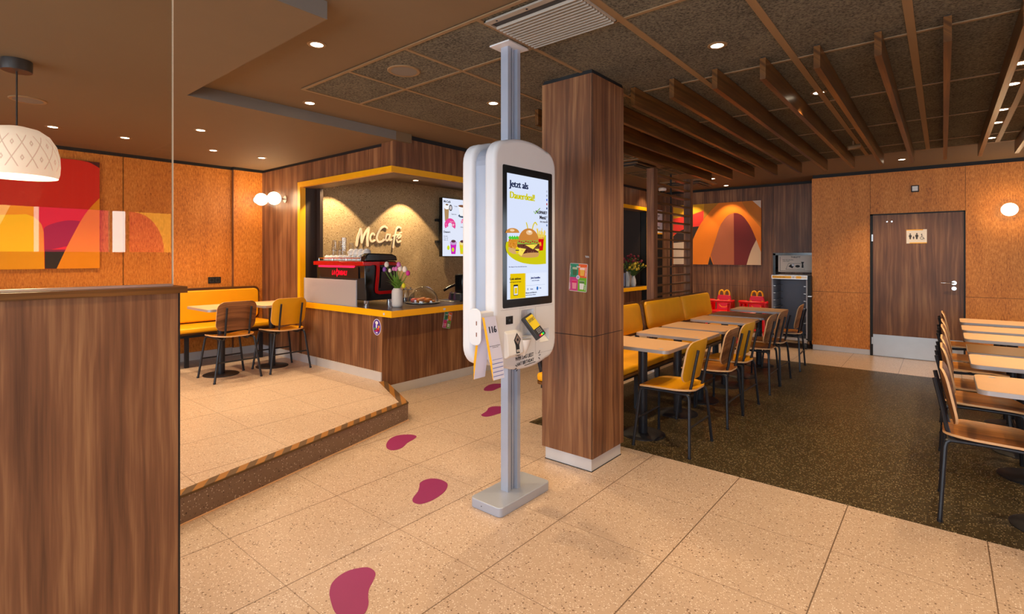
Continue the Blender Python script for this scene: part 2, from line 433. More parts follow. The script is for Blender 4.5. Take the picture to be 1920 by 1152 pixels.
class Face:
    """a flat drawing surface: origin, right vector, up vector, outward normal. Shapes are laid on it as thin plates."""
    def __init__(s, o, r, u, n): s.o = Vector(o); s.r = Vector(r); s.u = Vector(u); s.n = Vector(n); s.k = 0
    def p(s, a, b, d=0.0): return s.o + s.r * a + s.u * b + s.n * d
    def poly(s, pts, name, mat, parent, lay=1, th=0.0006, gap=0.0007):
        return MB().prism([s.p(a, b, gap * lay) for a, b in pts], s.n * th).build(name, mat, parent)
    def rect(s, a0, a1, b0, b1, *k, **kw): return s.poly([(a0, b0), (a1, b0), (a1, b1), (a0, b1)], *k, **kw)
    def ell(s, a, b, ra, rb, *k, n=28, **kw):
        return s.poly([(a + ra * math.cos(2 * math.pi * i / n), b + rb * math.sin(2 * math.pi * i / n)) for i in range(n)], *k, **kw)
    def ribbon(s, strokes, w, name, mat, parent, lay=1, th=0.001, gap=0.0007, n=5, smooth=True):
        m = MB()
        for si_, st in enumerate(strokes):
            if isinstance(st[0], (int, float)): w_, st = st[0], st[1]
            else: w_ = w
            pts = [Vector((a, b, 0)) for a, b in st]
            if smooth and len(pts) > 2: pts = smooth_open(pts, n)
            pts = [p for i, p in enumerate(pts) if i == 0 or (p - pts[i - 1]).length > w_ * 0.05]
            d0 = gap * lay; d1 = d0 + th + 0.00025 * si_; L = []
            for i, p in enumerate(pts):
                d = (pts[min(i + 1, len(pts) - 1)] - pts[max(i - 1, 0)]).normalized(); q = Vector((-d.y, d.x, 0)) * w_ / 2
                L.append((p + q, p - q))
            def cap(c, a, sgn):
                out = []
                for k in range(1, 6):
                    t = math.pi * k / 6 * sgn; v = a - c
                    out.append(c + Vector((v.x * math.cos(t) - v.y * math.sin(t), v.x * math.sin(t) + v.y * math.cos(t), 0)))
                return out
            c0 = cap(pts[0], L[0][0], 1); c1 = cap(pts[-1], L[-1][0], -1)
            k = len(L); allp = [a for a, b in L] + c1 + [b for a, b in reversed(L)] + list(reversed(c0))
            N = len(allp); top = [s.p(v.x, v.y, d1) for v in allp]; bot = [s.p(v.x, v.y, d0) for v in allp]
            bi = lambda i: k + 5 + (k - 1 - i)
            fs = [(bi(i), bi(i + 1), i + 1, i) for i in range(k - 1)]
            fs.append(tuple([bi(k - 1)] + list(range(k + 4, k - 1, -1)) + [k - 1]))
            fs.append(tuple([0] + list(range(N - 1, N - 6, -1)) + [bi(0)]))
            fs += [(i, (i + 1) % N, (i + 1) % N + N, i + N) for i in range(N)]
            m.add(top + bot, fs)
        return m.build(name, mat, parent)
    def text(s, body, a, b, h, name, mat, parent, lay=2, th=0.0006, sx=1.0, align='LEFT', bold=0.0, shear=0.0, gap=0.0007, rot=0.0, heavy=0.0):
        cu = bpy.data.curves.new(name, 'FONT'); cu.body = body; cu.size = h * 1.38; cu.align_x = align
        cu.extrude = th; cu.offset = bold; cu.shear = shear; cu.resolution_u = 3
        tmp = bpy.data.objects.new('tmp', cu); COL.objects.link(tmp)
        bpy.context.view_layer.update()
        dg = bpy.context.evaluated_depsgraph_get()
        me = bpy.data.meshes.new_from_object(tmp.evaluated_get(dg))
        bpy.data.objects.remove(tmp)
        mat3 = Matrix((s.r, s.u, s.n)).transposed().to_4x4()
        mat4 = Matrix.Translation(s.p(a, b, gap * lay + th)) @ mat3 @ Matrix.Rotation(rot, 4, 'Z') @ Matrix.Diagonal((sx, 1, 1, 1))
        if heavy:      # broaden the upright strokes
            vs = [v.co.copy() for v in me.vertices]; fs = [tuple(p.vertices) for p in me.polygons]
            V2 = []; F2 = []
            for i, q in enumerate((-1, -0.5, 0, 0.5, 1)):
                o_ = len(V2); V2 += [(v.x + q * heavy, v.y, v.z + 0.00006 * i) for v in vs]; F2 += [tuple(j + o_ for j in f_) for f_ in fs]
            me = bpy.data.meshes.new(name); me.from_pydata(V2, [], F2)
        me.transform(mat4); me.materials.clear(); me.materials.append(mat); me.name = name
        o = bpy.data.objects.new(name, me); COL.objects.link(o)
        if parent: o.parent = parent
        return o
ORD = ['first', 'second', 'third', 'fourth', 'fifth', 'sixth', 'seventh', 'eighth', 'ninth', 'tenth', 'eleventh', 'twelfth', 'thirteenth']
def B(*a): return MB().box(*a)

# ================================================================ ROOM SHELL
CZ = 2.71; SZ = 2.62; PZ = 0.156
struct(B(-7.4, 3.4, -3.0, 10.3, -0.12, 0).build('floor', M['floor']))
struct(B(-2.78, 3.2, 3.57, 7.95, 0.0, 0.0025).build('floor_dark_inlay', M['floor_dark']))
# raised floor of the seating corner
edge = [(-2.22, -2.8), (-3.179, 1.029), (-3.655, 2.925), (-4.44, 3.27)]
pl = [(-7.19, -2.8)] + edge + [(-7.19, 3.27)]
plat = struct(MB().prism([(x, y, 0.0) for x, y in pl], (0, 0, PZ - 0.001)).build('floor_platform', M['floor']))
plat.location.z = 0.001
def strip_along(pts, off_in, off_out, z0, z1, name, mat, parent=None):
    m = MB()
    V = [Vector((x, y)) for x, y in pts]
    nr = []
    for i in range(len(V)):
        d = Vector((0, 0))
        if i > 0: d += (V[i] - V[i - 1]).normalized()
        if i < len(V) - 1: d += (V[i + 1] - V[i]).normalized()
        d.normalize(); q = Vector((d.y, -d.x))
        if i > 0 and i < len(V) - 1:
            q = q / max(0.3, q.dot(Vector(((V[i + 1] - V[i]).normalized().y, -(V[i + 1] - V[i]).normalized().x))))
        nr.append(q)
    for i in range(len(V) - 1):
        a0 = V[i] + nr[i] * off_in; a1 = V[i] + nr[i] * off_out
        b0 = V[i + 1] + nr[i + 1] * off_in; b1 = V[i + 1] + nr[i + 1] * off_out
        m.prism([(a0.x, a0.y, z0), (b0.x, b0.y, z0), (b1.x, b1.y, z0), (a1.x, a1.y, z0)], (0, 0, z1 - z0))
    return m.build(name, mat, parent)
struct(strip_along(edge, -0.001, 0.016, 0.0, PZ - 0.004, 'trim_1', M['riser']))
struct(strip_along(edge, -0.055, 0.018, PZ + 0.0005, PZ + 0.004, 'trim_2', M['nosing']))
struct(strip_along(edge, 0.012, 0.020, PZ - 0.010, PZ + 0.002, 'trim_3', M['tdark']))
struct(strip_along(edge, 0.016, 0.024, 0.0, 0.006, 'trim_4', M['laminate']))

# ceilings
m = B(-4.22, 3.4, -3.0, 10.3, CZ, CZ + 0.12).box(-7.4, -4.22, 3.45, 10.3, CZ, CZ + 0.12); struct(m.build('ceiling', M['ceil']))
m = B(-7.4, -4.22, -3.0, 3.45, SZ, CZ + 0.12).box(-4.22, -2.34, -3.0, 1.38, SZ, CZ - 0.001)
struct(m.build('ceiling_soffit', M['ceil']))
m = B(-4.2185, -4.2165, 1.38, 3.25, SZ + 0.0005, CZ - 0.0005).box(-2.3385, -2.3365, -3.0, 1.3815, SZ + 0.0005, CZ - 0.0005)
struct(m.build('trim_5', M['fascia']))
struct(B(-3.68, 3.2, 1.98, 7.73, CZ - 0.006, CZ - 0.0005).build('ceiling_tiles', M['ctile']))
GX = [-3.68, -3.09, -2.49, -1.89, -1.305, -0.72, -0.135, 0.455, 1.05, 1.64, 2.23, 2.82]
GY = [1.98, 2.47, 3.665, 4.84, 6.02, 7.20, 7.73]
m = MB()
for x in GX:
    w = 0.012 if x < -1.5 else 0.020
    m.box(x - w, x + w, 1.98 - 0.012, 7.742, CZ - 0.012, CZ - 0.0055)
for y in GY: m.box(-3.692, 3.19, y - 0.011, y + 0.011, CZ - 0.0115, CZ - 0.005)
struct(m.build('trim_6', M['grid']))

# cork wall of the raised corner
m = MB()
for a, b in ((-2.8, -0.27), (-0.262, 1.70), (1.708, 2.877)): m.box(-7.30, -7.19, a, b, PZ, 2.585)
m.box(-7.30, -7.14, 2.881, 3.27, PZ, 2.585)
struct(m.build('wall_left', M['cork']))
struct(B(-7.25, -7.138, 2.877, 2.8812, PZ, 2.585).build('trim_7', M['walnut']))
struct(B(-7.33, -7.20, -2.8, 3.3, 0, 2.62).box(-7.2, -7.17, -2.8, 2.9, 2.585, 2.62).box(-7.2, -7.12, 2.87, 3.3, 2.585, 2.62).build('trim_8', M['black']))
struct(B(-7.19, -7.175, -2.8, 2.877, PZ, PZ + 0.10).box(-7.14, -7.125, 2.865, 3.25, PZ, PZ + 0.10).build('baseboard_left', M['base']))

# wooden wall round the counter opening
FY = 3.25; FX = -4.265
m = MB()
m.box(-7.2, -6.14, FY, FY + 0.22, PZ, 2.585)
for a, b in ((-6.14, -5.98), (-5.977, -5.10), (-5.097, FX - 0.05)): m.box(a, b, FY, FY + 0.22, 2.365, 2.585)
m.box(FX - 0.05, FX, FY, FY + 0.22, 2.365, 2.665)
struct(m.build('wall_counter', M['walnut']))
m = MB()
ys = [FY + 0.001, 4.35, 5.45, 6.55, 7.65, 9.26]
for a, b in zip(ys, ys[1:]): m.box(FX - 0.22, FX - 0.001, a + 0.22 if a < 3.3 else a, b - 0.003, 2.365, 2.665)
m.box(FX - 0.20, FX + 0.0008, FY + 0.004, FY + 0.2215, 2.3655, 2.664)
struct(m.build('wall_counter_side', M['walnut']))
struct(B(FX - 0.20, FX - 0.012, FY + 0.012, 9.8, 2.665, CZ).box(-7.2, FX - 0.048, FY + 0.012, FY + 0.2, 2.585, SZ).build('trim_10', M['black']))
struct(B(-7.2, -4.452, FY - 0.012, FY, PZ, PZ + 0.095).build('baseboard_counter', M['base']))
# taupe lintel underside and inner ceiling
struct(B(-6.08, FX - 0.02, FY + 0.02, FY + 0.215, 2.300, 2.365).box(FX - 0.22, FX - 0.02, FY + 0.2, 9.24, 2.300, 2.365).build('trim_11', M['taupe']))
struct(B(-6.4, FX - 0.219, FY + 0.21, 10.25, 2.545, 2.60).build('ceiling_kitchen', M['taupe']))
struct(B(-6.12, -6.082, FY + 0.045, FY + 0.22, 0, 2.365).build('wall_jamb', M['darkwall']))
struct(B(-6.30, -6.15, FY + 0.2, 7.2, 0, 2.545).build('wall_kitchen', M['quartz']))
struct(B(-6.30, -6.10, 7.2, 10.25, 0, 2.545).box(-6.3, FX - 0.2, 9.9, 10.25, 0, 2.545).box(-5.2, -4.49, 9.262, 9.9, 0, 2.545).build('wall_kitchen_back', M['darkwall']))
struct(B(-6.15, -6.0, FY + 0.2, FY + 0.24, 0, 2.545).build('wall_kitchen_side', M['darkwall']))
# wood wall between the counter opening and the far corner, with black recess
struct(B(-4.48, FX - 0.0, 9.26, 9.80, 2.365, 2.665).build('wall_corner', M['walnut']))
struct(B(-4.48, FX - 0.012, 9.262, 9.80, 0, 2.365).build('wall_corner_lower', M['black']))

# far wooden wall with tray alcove
YF = 9.8
H1 = 0.925
m = MB()
xs = [-4.48, -3.45, -2.53, -2.26, -1.44]
for a, b in zip(xs, xs[1:]):
    if a < -2.3:
        m.box(a + 0.002, b - 0.002, YF, YF + 0.1, 0.0, H1 - 0.003).box(a + 0.002, b - 0.002, YF, YF + 0.1, H1, 2.665)
    else:
        m.box(a + 0.002, b, YF, YF + 0.1, 1.51, 2.665)
struct(m.build('wall_far', M['walnut']))
struct(B(-4.4, -1.5, YF + 0.012, YF + 0.1, 2.66, CZ).box(-4.4, -2.27, YF + 0.004, YF + 0.09, 0, 2.66).build('trim_12', M['black']))
struct(B(-2.30, -1.4, 10.15, 10.25, 0, 1.6).box(-2.32, -2.26, YF + 0.1, 10.2, 0, 1.6).build('wall_alcove', M['walnut']))
m = MB().box(-2.265, -2.225, YF - 0.012, 10.15, 0, 1.50).box(-2.265, -1.5, YF - 0.012, YF + 0.1, 1.47, 1.51)
struct(m.build('trim_13', M['blackgloss']))
struct(B(-1.57, -1.45, 9.302, 10.3, 0.0, 2.665).build('wall_toilet_side', M['walnut']))
struct(B(-4.26, -2.27, YF - 0.012, YF, 0, 0.095).build('baseboard_far', M['base']))

# orange wall with the toilet door
YT = 9.2
DX0, DX1, DZ = -0.80, 0.215, 2.052
m = MB()
m.box(-1.572, -0.822, YT, YT + 0.1, 0.08, 0.906).box(-1.572, -0.822, YT, YT + 0.1, 0.910, 2.66)
m.box(-0.818, 0.228, YT, YT + 0.1, DZ + 0.012, 2.66)
for a, b in ((0.232, 1.50), (1.504, 3.2)): m.box(a, b, YT, YT + 0.1, 0.08, 0.906).box(a, b, YT, YT + 0.1, 0.910, 2.66)
struct(m.build('wall_toilet', M['cork']))
struct(B(-1.56, 3.2, YT + 0.014, YT + 0.09, 2.64, CZ).box(-1.56, -0.815, YT + 0.01, YT + 0.09, 0, 2.64).box(0.225, 3.2, YT + 0.01, YT + 0.09, 0, 2.64).build('trim_14', M['black']))
struct(B(-1.56, -0.82, YT + 0.004, YT + 0.02, 0.002, 0.085).box(0.232, 3.2, YT + 0.004, YT + 0.02, 0.002, 0.085).build('baseboard_toilet', M['base']))
d = empty('door_1'); struct(d)
B(-0.822, DX0 + 0.012, YT - 0.006, YT + 0.09, 0, DZ + 0.014).box(DX1 - 0.002, 0.232, YT - 0.006, YT + 0.09, 0, DZ + 0.014).box(-0.822, 0.232, YT - 0.006, YT + 0.09, DZ - 0.004, DZ + 0.014).build('door_frame', M['black'], d)
B(DX0 + 0.012, DX1 - 0.002, YT + 0.004, YT + 0.045, 0.006, DZ - 0.004).build('door_leaf', M['walnut'], d)
tag(B(DX0 + 0.014, DX1 - 0.004, YT - 0.001, YT + 0.006, 0.008, 0.315).build('kick_plate', M['steel'], d), 'brushed steel kick plate')
h = MB().cyl((0.115, YT - 0.008, 1.09), 0.027, 0.014, 20, 'y').build('handle', M['chrome'], d, True)
MB().tube([(0.115, YT - 0.004, 1.09), (0.115, YT - 0.052, 1.09), (0.10, YT - 0.06, 1.09), (-0.02, YT - 0.06, 1.09)], 0.0095, 10).build('lever', M['chrome'], h, True)
MB().cyl((0.115, YT - 0.008, 1.015), 0.027, 0.014, 20, 'y').build('keyhole_rose', M['chrome'], d, True)
for z in (1.72, 0.22): B(DX0 - 0.004, DX0 + 0.014, YT - 0.014, YT + 0.0, z - 0.05, z + 0.05).build('hinge', M['steel'], d)
for x in (-0.62, -0.565): MB().cyl((x, YT - 0.004, 1.95), 0.010, 0.01, 12, 'y').build('door_stud', M['chrome'], d, True)

# side wall and back wall with street windows (outside the photograph, seen in reflections and letting the day in)
def window(name, ax, fix, a0, a1, z0, z1, nu, nv, panes=None):
    w = empty(name); struct(w)
    def bx(p0, p1, q0, q1, d0, d1):
        return (fix + d0, fix + d1, p0, p1, q0, q1) if ax == 'x' else (p0, p1, fix + d0, fix + d1, q0, q1)
    s = 1 if ax == 'x' else -1
    m = MB(); t = 0.04
    for u in [a0 + (a1 - a0) * k / nu for k in range(nu + 1)]: m.box(*bx(u - t / 2, u + t / 2, z0, z1, 0.02 * s, 0.09 * s))
    for v in [z0 + (z1 - z0) * k / nv for k in range(nv + 1)]: m.box(*bx(a0, a1, v - t / 2, v + t / 2, 0.025 * s, 0.085 * s))
    m.build('window_frame', M['dkgrey'], w)
    MB().box(*bx(a0, a1, z0, z1, 0.05 * s, 0.054 * s)).build('window_glass', M['glass'], w)
    return w
m = MB(); wins = [(-1.7, -0.1, 0.8, 2.4), (0.25, 2.25, 1.50, 1.98), (5.6, 7.2, 0.8, 2.35), (7.3, 8.9, 0.8, 2.35)]
last = -3.0
for a, b, z0, z1 in wins:
    m.box(3.2, 3.35, last, a, 0, CZ); m.box(3.2, 3.35, a, b, 0, z0); m.box(3.2, 3.35, a, b, z1, CZ); last = b
m.box(3.2, 3.35, last, 9.4, 0, CZ)
struct(m.build('wall_right', M['walnut']))
window('window_1', 'x', 3.2, *wins[0][:2], *wins[0][2:], 2, 4)
window('window_2', 'x', 3.2, *wins[2][:2], *wins[2][2:], 2, 4)
window('window_3', 'x', 3.2, *wins[3][:2], *wins[3][2:], 2, 4)
# the high window band with coloured film, lit from outside; it shows in the glass screen
w = empty('window_4'); struct(w)
fw = Face((3.24, 0, 0), (0, 1, 0), (0, 0, 1), (-1, 0, 0))
def pane(y0, y1, col, k, nm='film_pane'): fw.rect(y0, y1, 1.50, 1.98, nm, E_(*col, k), w, 1, 0.004)
pane(0.25, 0.98, (255, 196, 40), 6); pane(0.98, 1.02, (255, 232, 200), 8); pane(1.02, 1.62, (226, 40, 90), 5.0); pane(1.66, 1.78, (255, 240, 232), 11, 'clear_pane'); pane(1.82, 2.25, (222, 30, 60), 4.0)
fw.poly([(1.86, 1.98)] + [(1.86 + 0.32 * math.sin(R(90 * k / 8)), 1.50 + 0.48 * math.cos(R(90 * k / 8))) for k in range(9)] + [(2.25, 1.50), (2.25, 1.98)], 'film_arch', E_(255, 190, 60, 5), w, 8, 0.003)
fw.poly([(0.30, 1.50), (0.62, 1.98), (0.80, 1.98), (0.62, 1.50)], 'film_arch', E_(255, 220, 120, 8), w, 8, 0.003)
fw.rect(1.632, 1.652, 1.5, 1.98, 'window_frame', M['dkgrey'], w, 9, 0.02); fw.rect(1.785, 1.815, 1.5, 1.98, 'window_frame', M['dkgrey'], w, 9, 0.02)

m = MB(); last = -7.4; BW = [(-6.6, -4.6), (-4.2, -2.2), (-1.6, 0.4), (0.8, 2.8)]
for a, b in BW:
    m.box(last, a, -2.95, -2.8, 0, CZ); m.box(a, b, -2.95, -2.8, 0, 0.55); m.box(a, b, -2.95, -2.8, 2.55, CZ); last = b
m.box(last, 3.4, -2.95, -2.8, 0, CZ)
struct(m.build('wall_back', M['walnut']))
for k, (a, b) in enumerate(BW): window('window_%d' % (5 + k), 'y', -2.8, a, b, 0.55, 2.55, 2, 3)

# ---------------------------------------------------------------- wooden pillar
col = empty('column'); struct(col)
px0, px1, py0, py1 = -2.215, -1.80, 3.0, 3.44
B(px0 + 0.006, px1 - 0.004, py0 + 0.004, py1 - 0.004, 0.09, 2.695).build('core', M['black'], col)
for z0, z1 in ((0.09, 0.909), (0.914, 2.678)):
    B(px0, px1 - 0.006, py0, py0 + 0.003, z0, z1).build('panel', M['walnut'], col)
    B(px1 - 0.003, px1, py0 + 0.006, py1, z0, z1).build('panel', M['walnut'], col)
    B(px0, px0 + 0.003, py0 + 0.004, py1, z0, z1).build('panel', M['walnut'], col)
    B(px0, px1 - 0.004, py1 - 0.003, py1, z0, z1).build('panel', M['walnut'], col)
B(px0 + 0.012, px1 - 0.005, py0 + 0.005, py1 - 0.012, 2.678, CZ).build('shadow_gap', M['black'], col)
B(px0 + 0.02, px1 - 0.014, py0 + 0.014, py1 - 0.02, 0.003, 0.0905).build('plinth', M['base'], col)
B(px0 + 0.016, px1 - 0.010, py0 + 0.010, py1 - 0.016, 0.0, 0.004).build('shadow_line', M['black'], col)

# ---------------------------------------------------------------- ceiling: baffles, downlights, grille, speakers
bx0 = -2.65
def baffle_label(k):
    if k < 3: return 'dark walnut ceiling baffle half hidden behind the wooden pillar, %s of the hidden ones' % ORD[k]
    if k < 10: return 'dark walnut ceiling baffle, %s one to the side of the wooden pillar' % ORD[k - 3]
    return 'dark walnut ceiling baffle above the window side tables, %s beyond the lamp row' % ORD[k - 10]
LITG = 'walnut baffles hung under the tiled ceiling'
pb = None
for k in range(12):
    x = bx0 + 0.2965 * k
    if pb is None:
        pb = MB().box(-0.017, 0.017, 3.51, 7.79, 2.565, CZ - 0.012).build('ceiling_baffle', M['walnut_y']); o = pb
        B(-0.012, 0.012, 3.515, 7.785, CZ - 0.012, CZ - 0.006).build('mounting_rail', M['black'], pb)
    else: o = copy_tree(pb)
    o.location.x = x
    tag(o, baffle_label(k), 'ceiling baffle', LITG)
def make_light():
    r = empty('recessed_downlight')
    MB().lathe([(0.036, -0.0045), (0.050, -0.005), (0.056, -0.002), (0.056, 0.0), (0.036, 0.0)], seg=28, caps=False).build('trim_ring', M['grid'], r, True)
    MB().lathe([(0.0, -0.0035), (0.036, -0.0035)], seg=24).build('lens', M['lamp'], r, True)
    return r
LP = make_light(); first = [True]
def downlight(x, y, z, label, w=SPOT_W, size=110, shown=True, col=WARM, blend=0.7, tilt=None):
    o = LP if first[0] else copy_tree(LP)
    first[0] = False
    o.location = (x, y, z)
    tag(o, label, 'ceiling light', 'recessed downlights')
    if w:
        d = bpy.data.lights.new('downlight_beam', 'SPOT'); d.energy = w; d.color = col; d.spot_size = R(size); d.spot_blend = blend
        d.shadow_soft_size = 0.035
        s = bpy.data.objects.new('downlight_beam', d); COL.objects.link(s); s.location = (x, y, z - 0.012)
        if tilt: s.rotation_euler = tilt
    return o
zt = CZ - 0.006
downlight(-2.857, 1.622, CZ, 'round downlight in the plain ceiling between the dropped soffit and the tiles')
downlight(-3.992, 2.204, CZ, 'round downlight beside the soffit edge in front of the cafe opening')
downlight(-2.825, 3.156, zt, 'round downlight in the ceiling tile just beside the kiosk post')
downlight(-1.03, 3.142, zt, 'round downlight in the big ceiling tile before the baffles')
downlight(-0.731, 4.543, zt, 'round downlight between two walnut baffles over the aisle')
downlight(-0.411, 8.404, CZ, 'round downlight in front of the toilet door')
downlight(-2.867, 8.517, CZ, 'round downlight beyond the ends of the baffles near the wall art')
for k, (x, y) in enumerate(((0.39, 4.68), (0.39, 5.21), (0.39, 6.06), (0.39, 6.62), (0.39, 7.44))):
    downlight(x, y, zt, 'round downlight over the window side tables, %s of a row of five' % ORD[k], SPOT_W * 0.55)
for k, (x, y) in enumerate(((-6.17, 0.94), (-6.185, 1.48), (-6.18, 2.28), (-6.205, 2.82))):
    downlight(x, y, SZ, 'round downlight in the soffit along the orange wall, %s towards the corner' % ORD[k], SPOT_W * 0.62)
downlight(-5.28, 1.84, SZ, 'round downlight in the soffit, alone in the middle of the raised corner')
downlight(-2.96, 9.50, CZ, 'small downlight washing the middle of the arch artwork', SPOT_W * 0.45, 85, blend=0.25)
downlight(-3.66, 9.50, CZ, 'small downlight washing the edge of the arch artwork behind the lattice', SPOT_W * 0.45, 85, blend=0.25)
downlight(-4.06, 8.9, CZ, 'small downlight by the dome camera behind the lattice', SPOT_W * 0.3)
# lights inside the serving area
for k, y in enumerate((3.66, 4.84, 6.05)):
    downlight(-5.83, y, 2.545, 'downlight grazing the speckled cafe wall, %s from the corner' % ORD[k], SPOT_W * 1.25, 92, blend=0.12)
# unseen lamps added to light the near floor and the rest of the room
for k, (x, y) in enumerate(((-1.03, 1.0), (0.5, 1.9), (1.9, 3.2), (0.5, -0.6), (-1.2, -1.4), (1.9, 0.4), (1.9, 5.6), (1.9, 7.6), (-2.83, 5.2), (-3.6, 6.9))):
    downlight(x, y, CZ if y < 1.98 else zt, 'added round downlight in the ceiling out of view, %s of ten' % ORD[k])
for k, (x, y) in enumerate(((-4.2, -0.6), (-5.3, -1.4))):
    downlight(x, y, SZ, 'round downlight in the soffit over the hidden part of the raised corner, %s' % ORD[k])
for (x, y, z, lab) in ((-2.797, 2.220, zt, 'round loudspeaker grille in a ceiling tile'), (-5.25, 0.66, SZ, 'round loudspeaker grille in the soffit above the pendant lamp')):
    s = empty('ceiling_speaker', (x, y, z)); tag(s, lab, 'speaker', 'round ceiling loudspeakers')
    MB().lathe([(0.088, -0.006), (0.105, -0.007), (0.110, -0.003), (0.110, 0.0), (0.088, 0.0)], seg=36, caps=False).build('rim', M['grid'], s, True)
    MB().cyl((0, 0, -0.0055), 0.088, 0.005, 32).build('grille', M['fascia'], s)
# ventilation grille
g = empty('ceiling_vent_grille'); tag(g, 'cream ribbed air grille in the ceiling above the kiosk post', 'air vent')
gx0, gx1, gy0, gy1 = -1.875, -1.325, 2.02, 2.455
B(gx0, gx1, gy0, gy0 + 0.035, CZ - 0.022, CZ - 0.012).box(gx0, gx1, gy1 - 0.008, gy1, CZ - 0.02, CZ - 0.012).box(gx0, gx0 + 0.012, gy0, gy1, CZ - 0.02, CZ - 0.012).box(gx1 - 0.012, gx1, gy0, gy1, CZ - 0.02, CZ - 0.012).build('frame', M['ventmetal'], g)
m = MB()
n = 13
for k in range(n):
    y = gy0 + 0.085 + (gy1 - gy0 - 0.10) * k / (n - 1)
    m.prism([(gx0 + 0.012, y, CZ - 0.014), (gx0 + 0.012, y + 0.005, CZ - 0.014), (gx0 + 0.012, y + 0.009, CZ - 0.028), (gx0 + 0.012, y + 0.004, CZ - 0.028)], (gx1 - gx0 - 0.024, 0, 0))
m.build('louvres', M['ventmetal'], g)
B(gx0 + 0.01, gx1 - 0.01, gy0 + 0.03, gy1 - 0.006, CZ - 0.0125, CZ - 0.0115).build('backing', M['dkgrey'], g)
for x in (-1.80, -1.60, -1.40): MB().cyl((x, gy0 + 0.018, CZ - 0.024), 0.006, 0.003, 8).build('screw', M['blacksteel'], g)
# cassette air units far away
for (x, y, sz, lab) in ((-3.35, 6.5, 0.40, 'square ceiling air unit seen between the pillar and the lattice post'), (-3.35, 8.75, 0.36, 'square ceiling air unit above the wall art corner')):
    a = empty('air_cassette', (x, y, CZ)); tag(a, lab, 'air vent', 'square ceiling air units')
    MB().prism([(-sz, -sz, -0.02), (sz, -sz, -0.02), (sz, sz, -0.02), (-sz, sz, -0.02)], (0, 0, 0.02)).build('frame', M['grid'], a)
    for i, q in enumerate((0.80, 0.55)):
        MB().prism([(-sz * q, -sz * q, -0.05 - 0.02 * i), (sz * q, -sz * q, -0.05 - 0.02 * i), (sz * q, sz * q, -0.05 - 0.02 * i), (-sz * q, sz * q, -0.05 - 0.02 * i)], (0, 0, 0.012)).build('vane', M['ceil'], a)
    B(-sz * 0.7, sz * 0.7, -sz * 0.7, sz * 0.7, -0.062, -0.018).build('core', M['blacksteel'], a)
cx, cy, _ = atz(1242, 356, CZ - 0.03)
c = empty('dome_camera', (cx, cy, CZ)); tag(c, 'small white dome security camera on the ceiling behind the lattice', 'camera')
MB().lathe([(0.07, 0.0), (0.072, -0.04), (0.055, -0.055)], seg=20).build('housing', M['white2'], c, True)
MB().sphere((0, 0, -0.055), 0.045, 16).build('dome', M['blackgloss'], c, True)
sp = empty('ceiling_spotlight', (-0.745, 6.66, CZ - 0.012)); tag(sp, 'small swivelling spotlight on the grid bar between the baffles', 'spotlight')
MB().cyl((0, 0, -0.05), 0.012, 0.05, 12).build('stem', M['grid'], sp, True)
MB().tube([(-0.05, -0.02, -0.075), (0.06, 0.02, -0.055)], 0.024, 14).build('head', M['grid'], sp, True)

# ================================================================ FURNITURE
def rrtop(cx, cy, w, d, r, z0, z1, axis='z'):
    return [(cx + a, cy + b, z0) for a, b in rrect(w, d, r)]
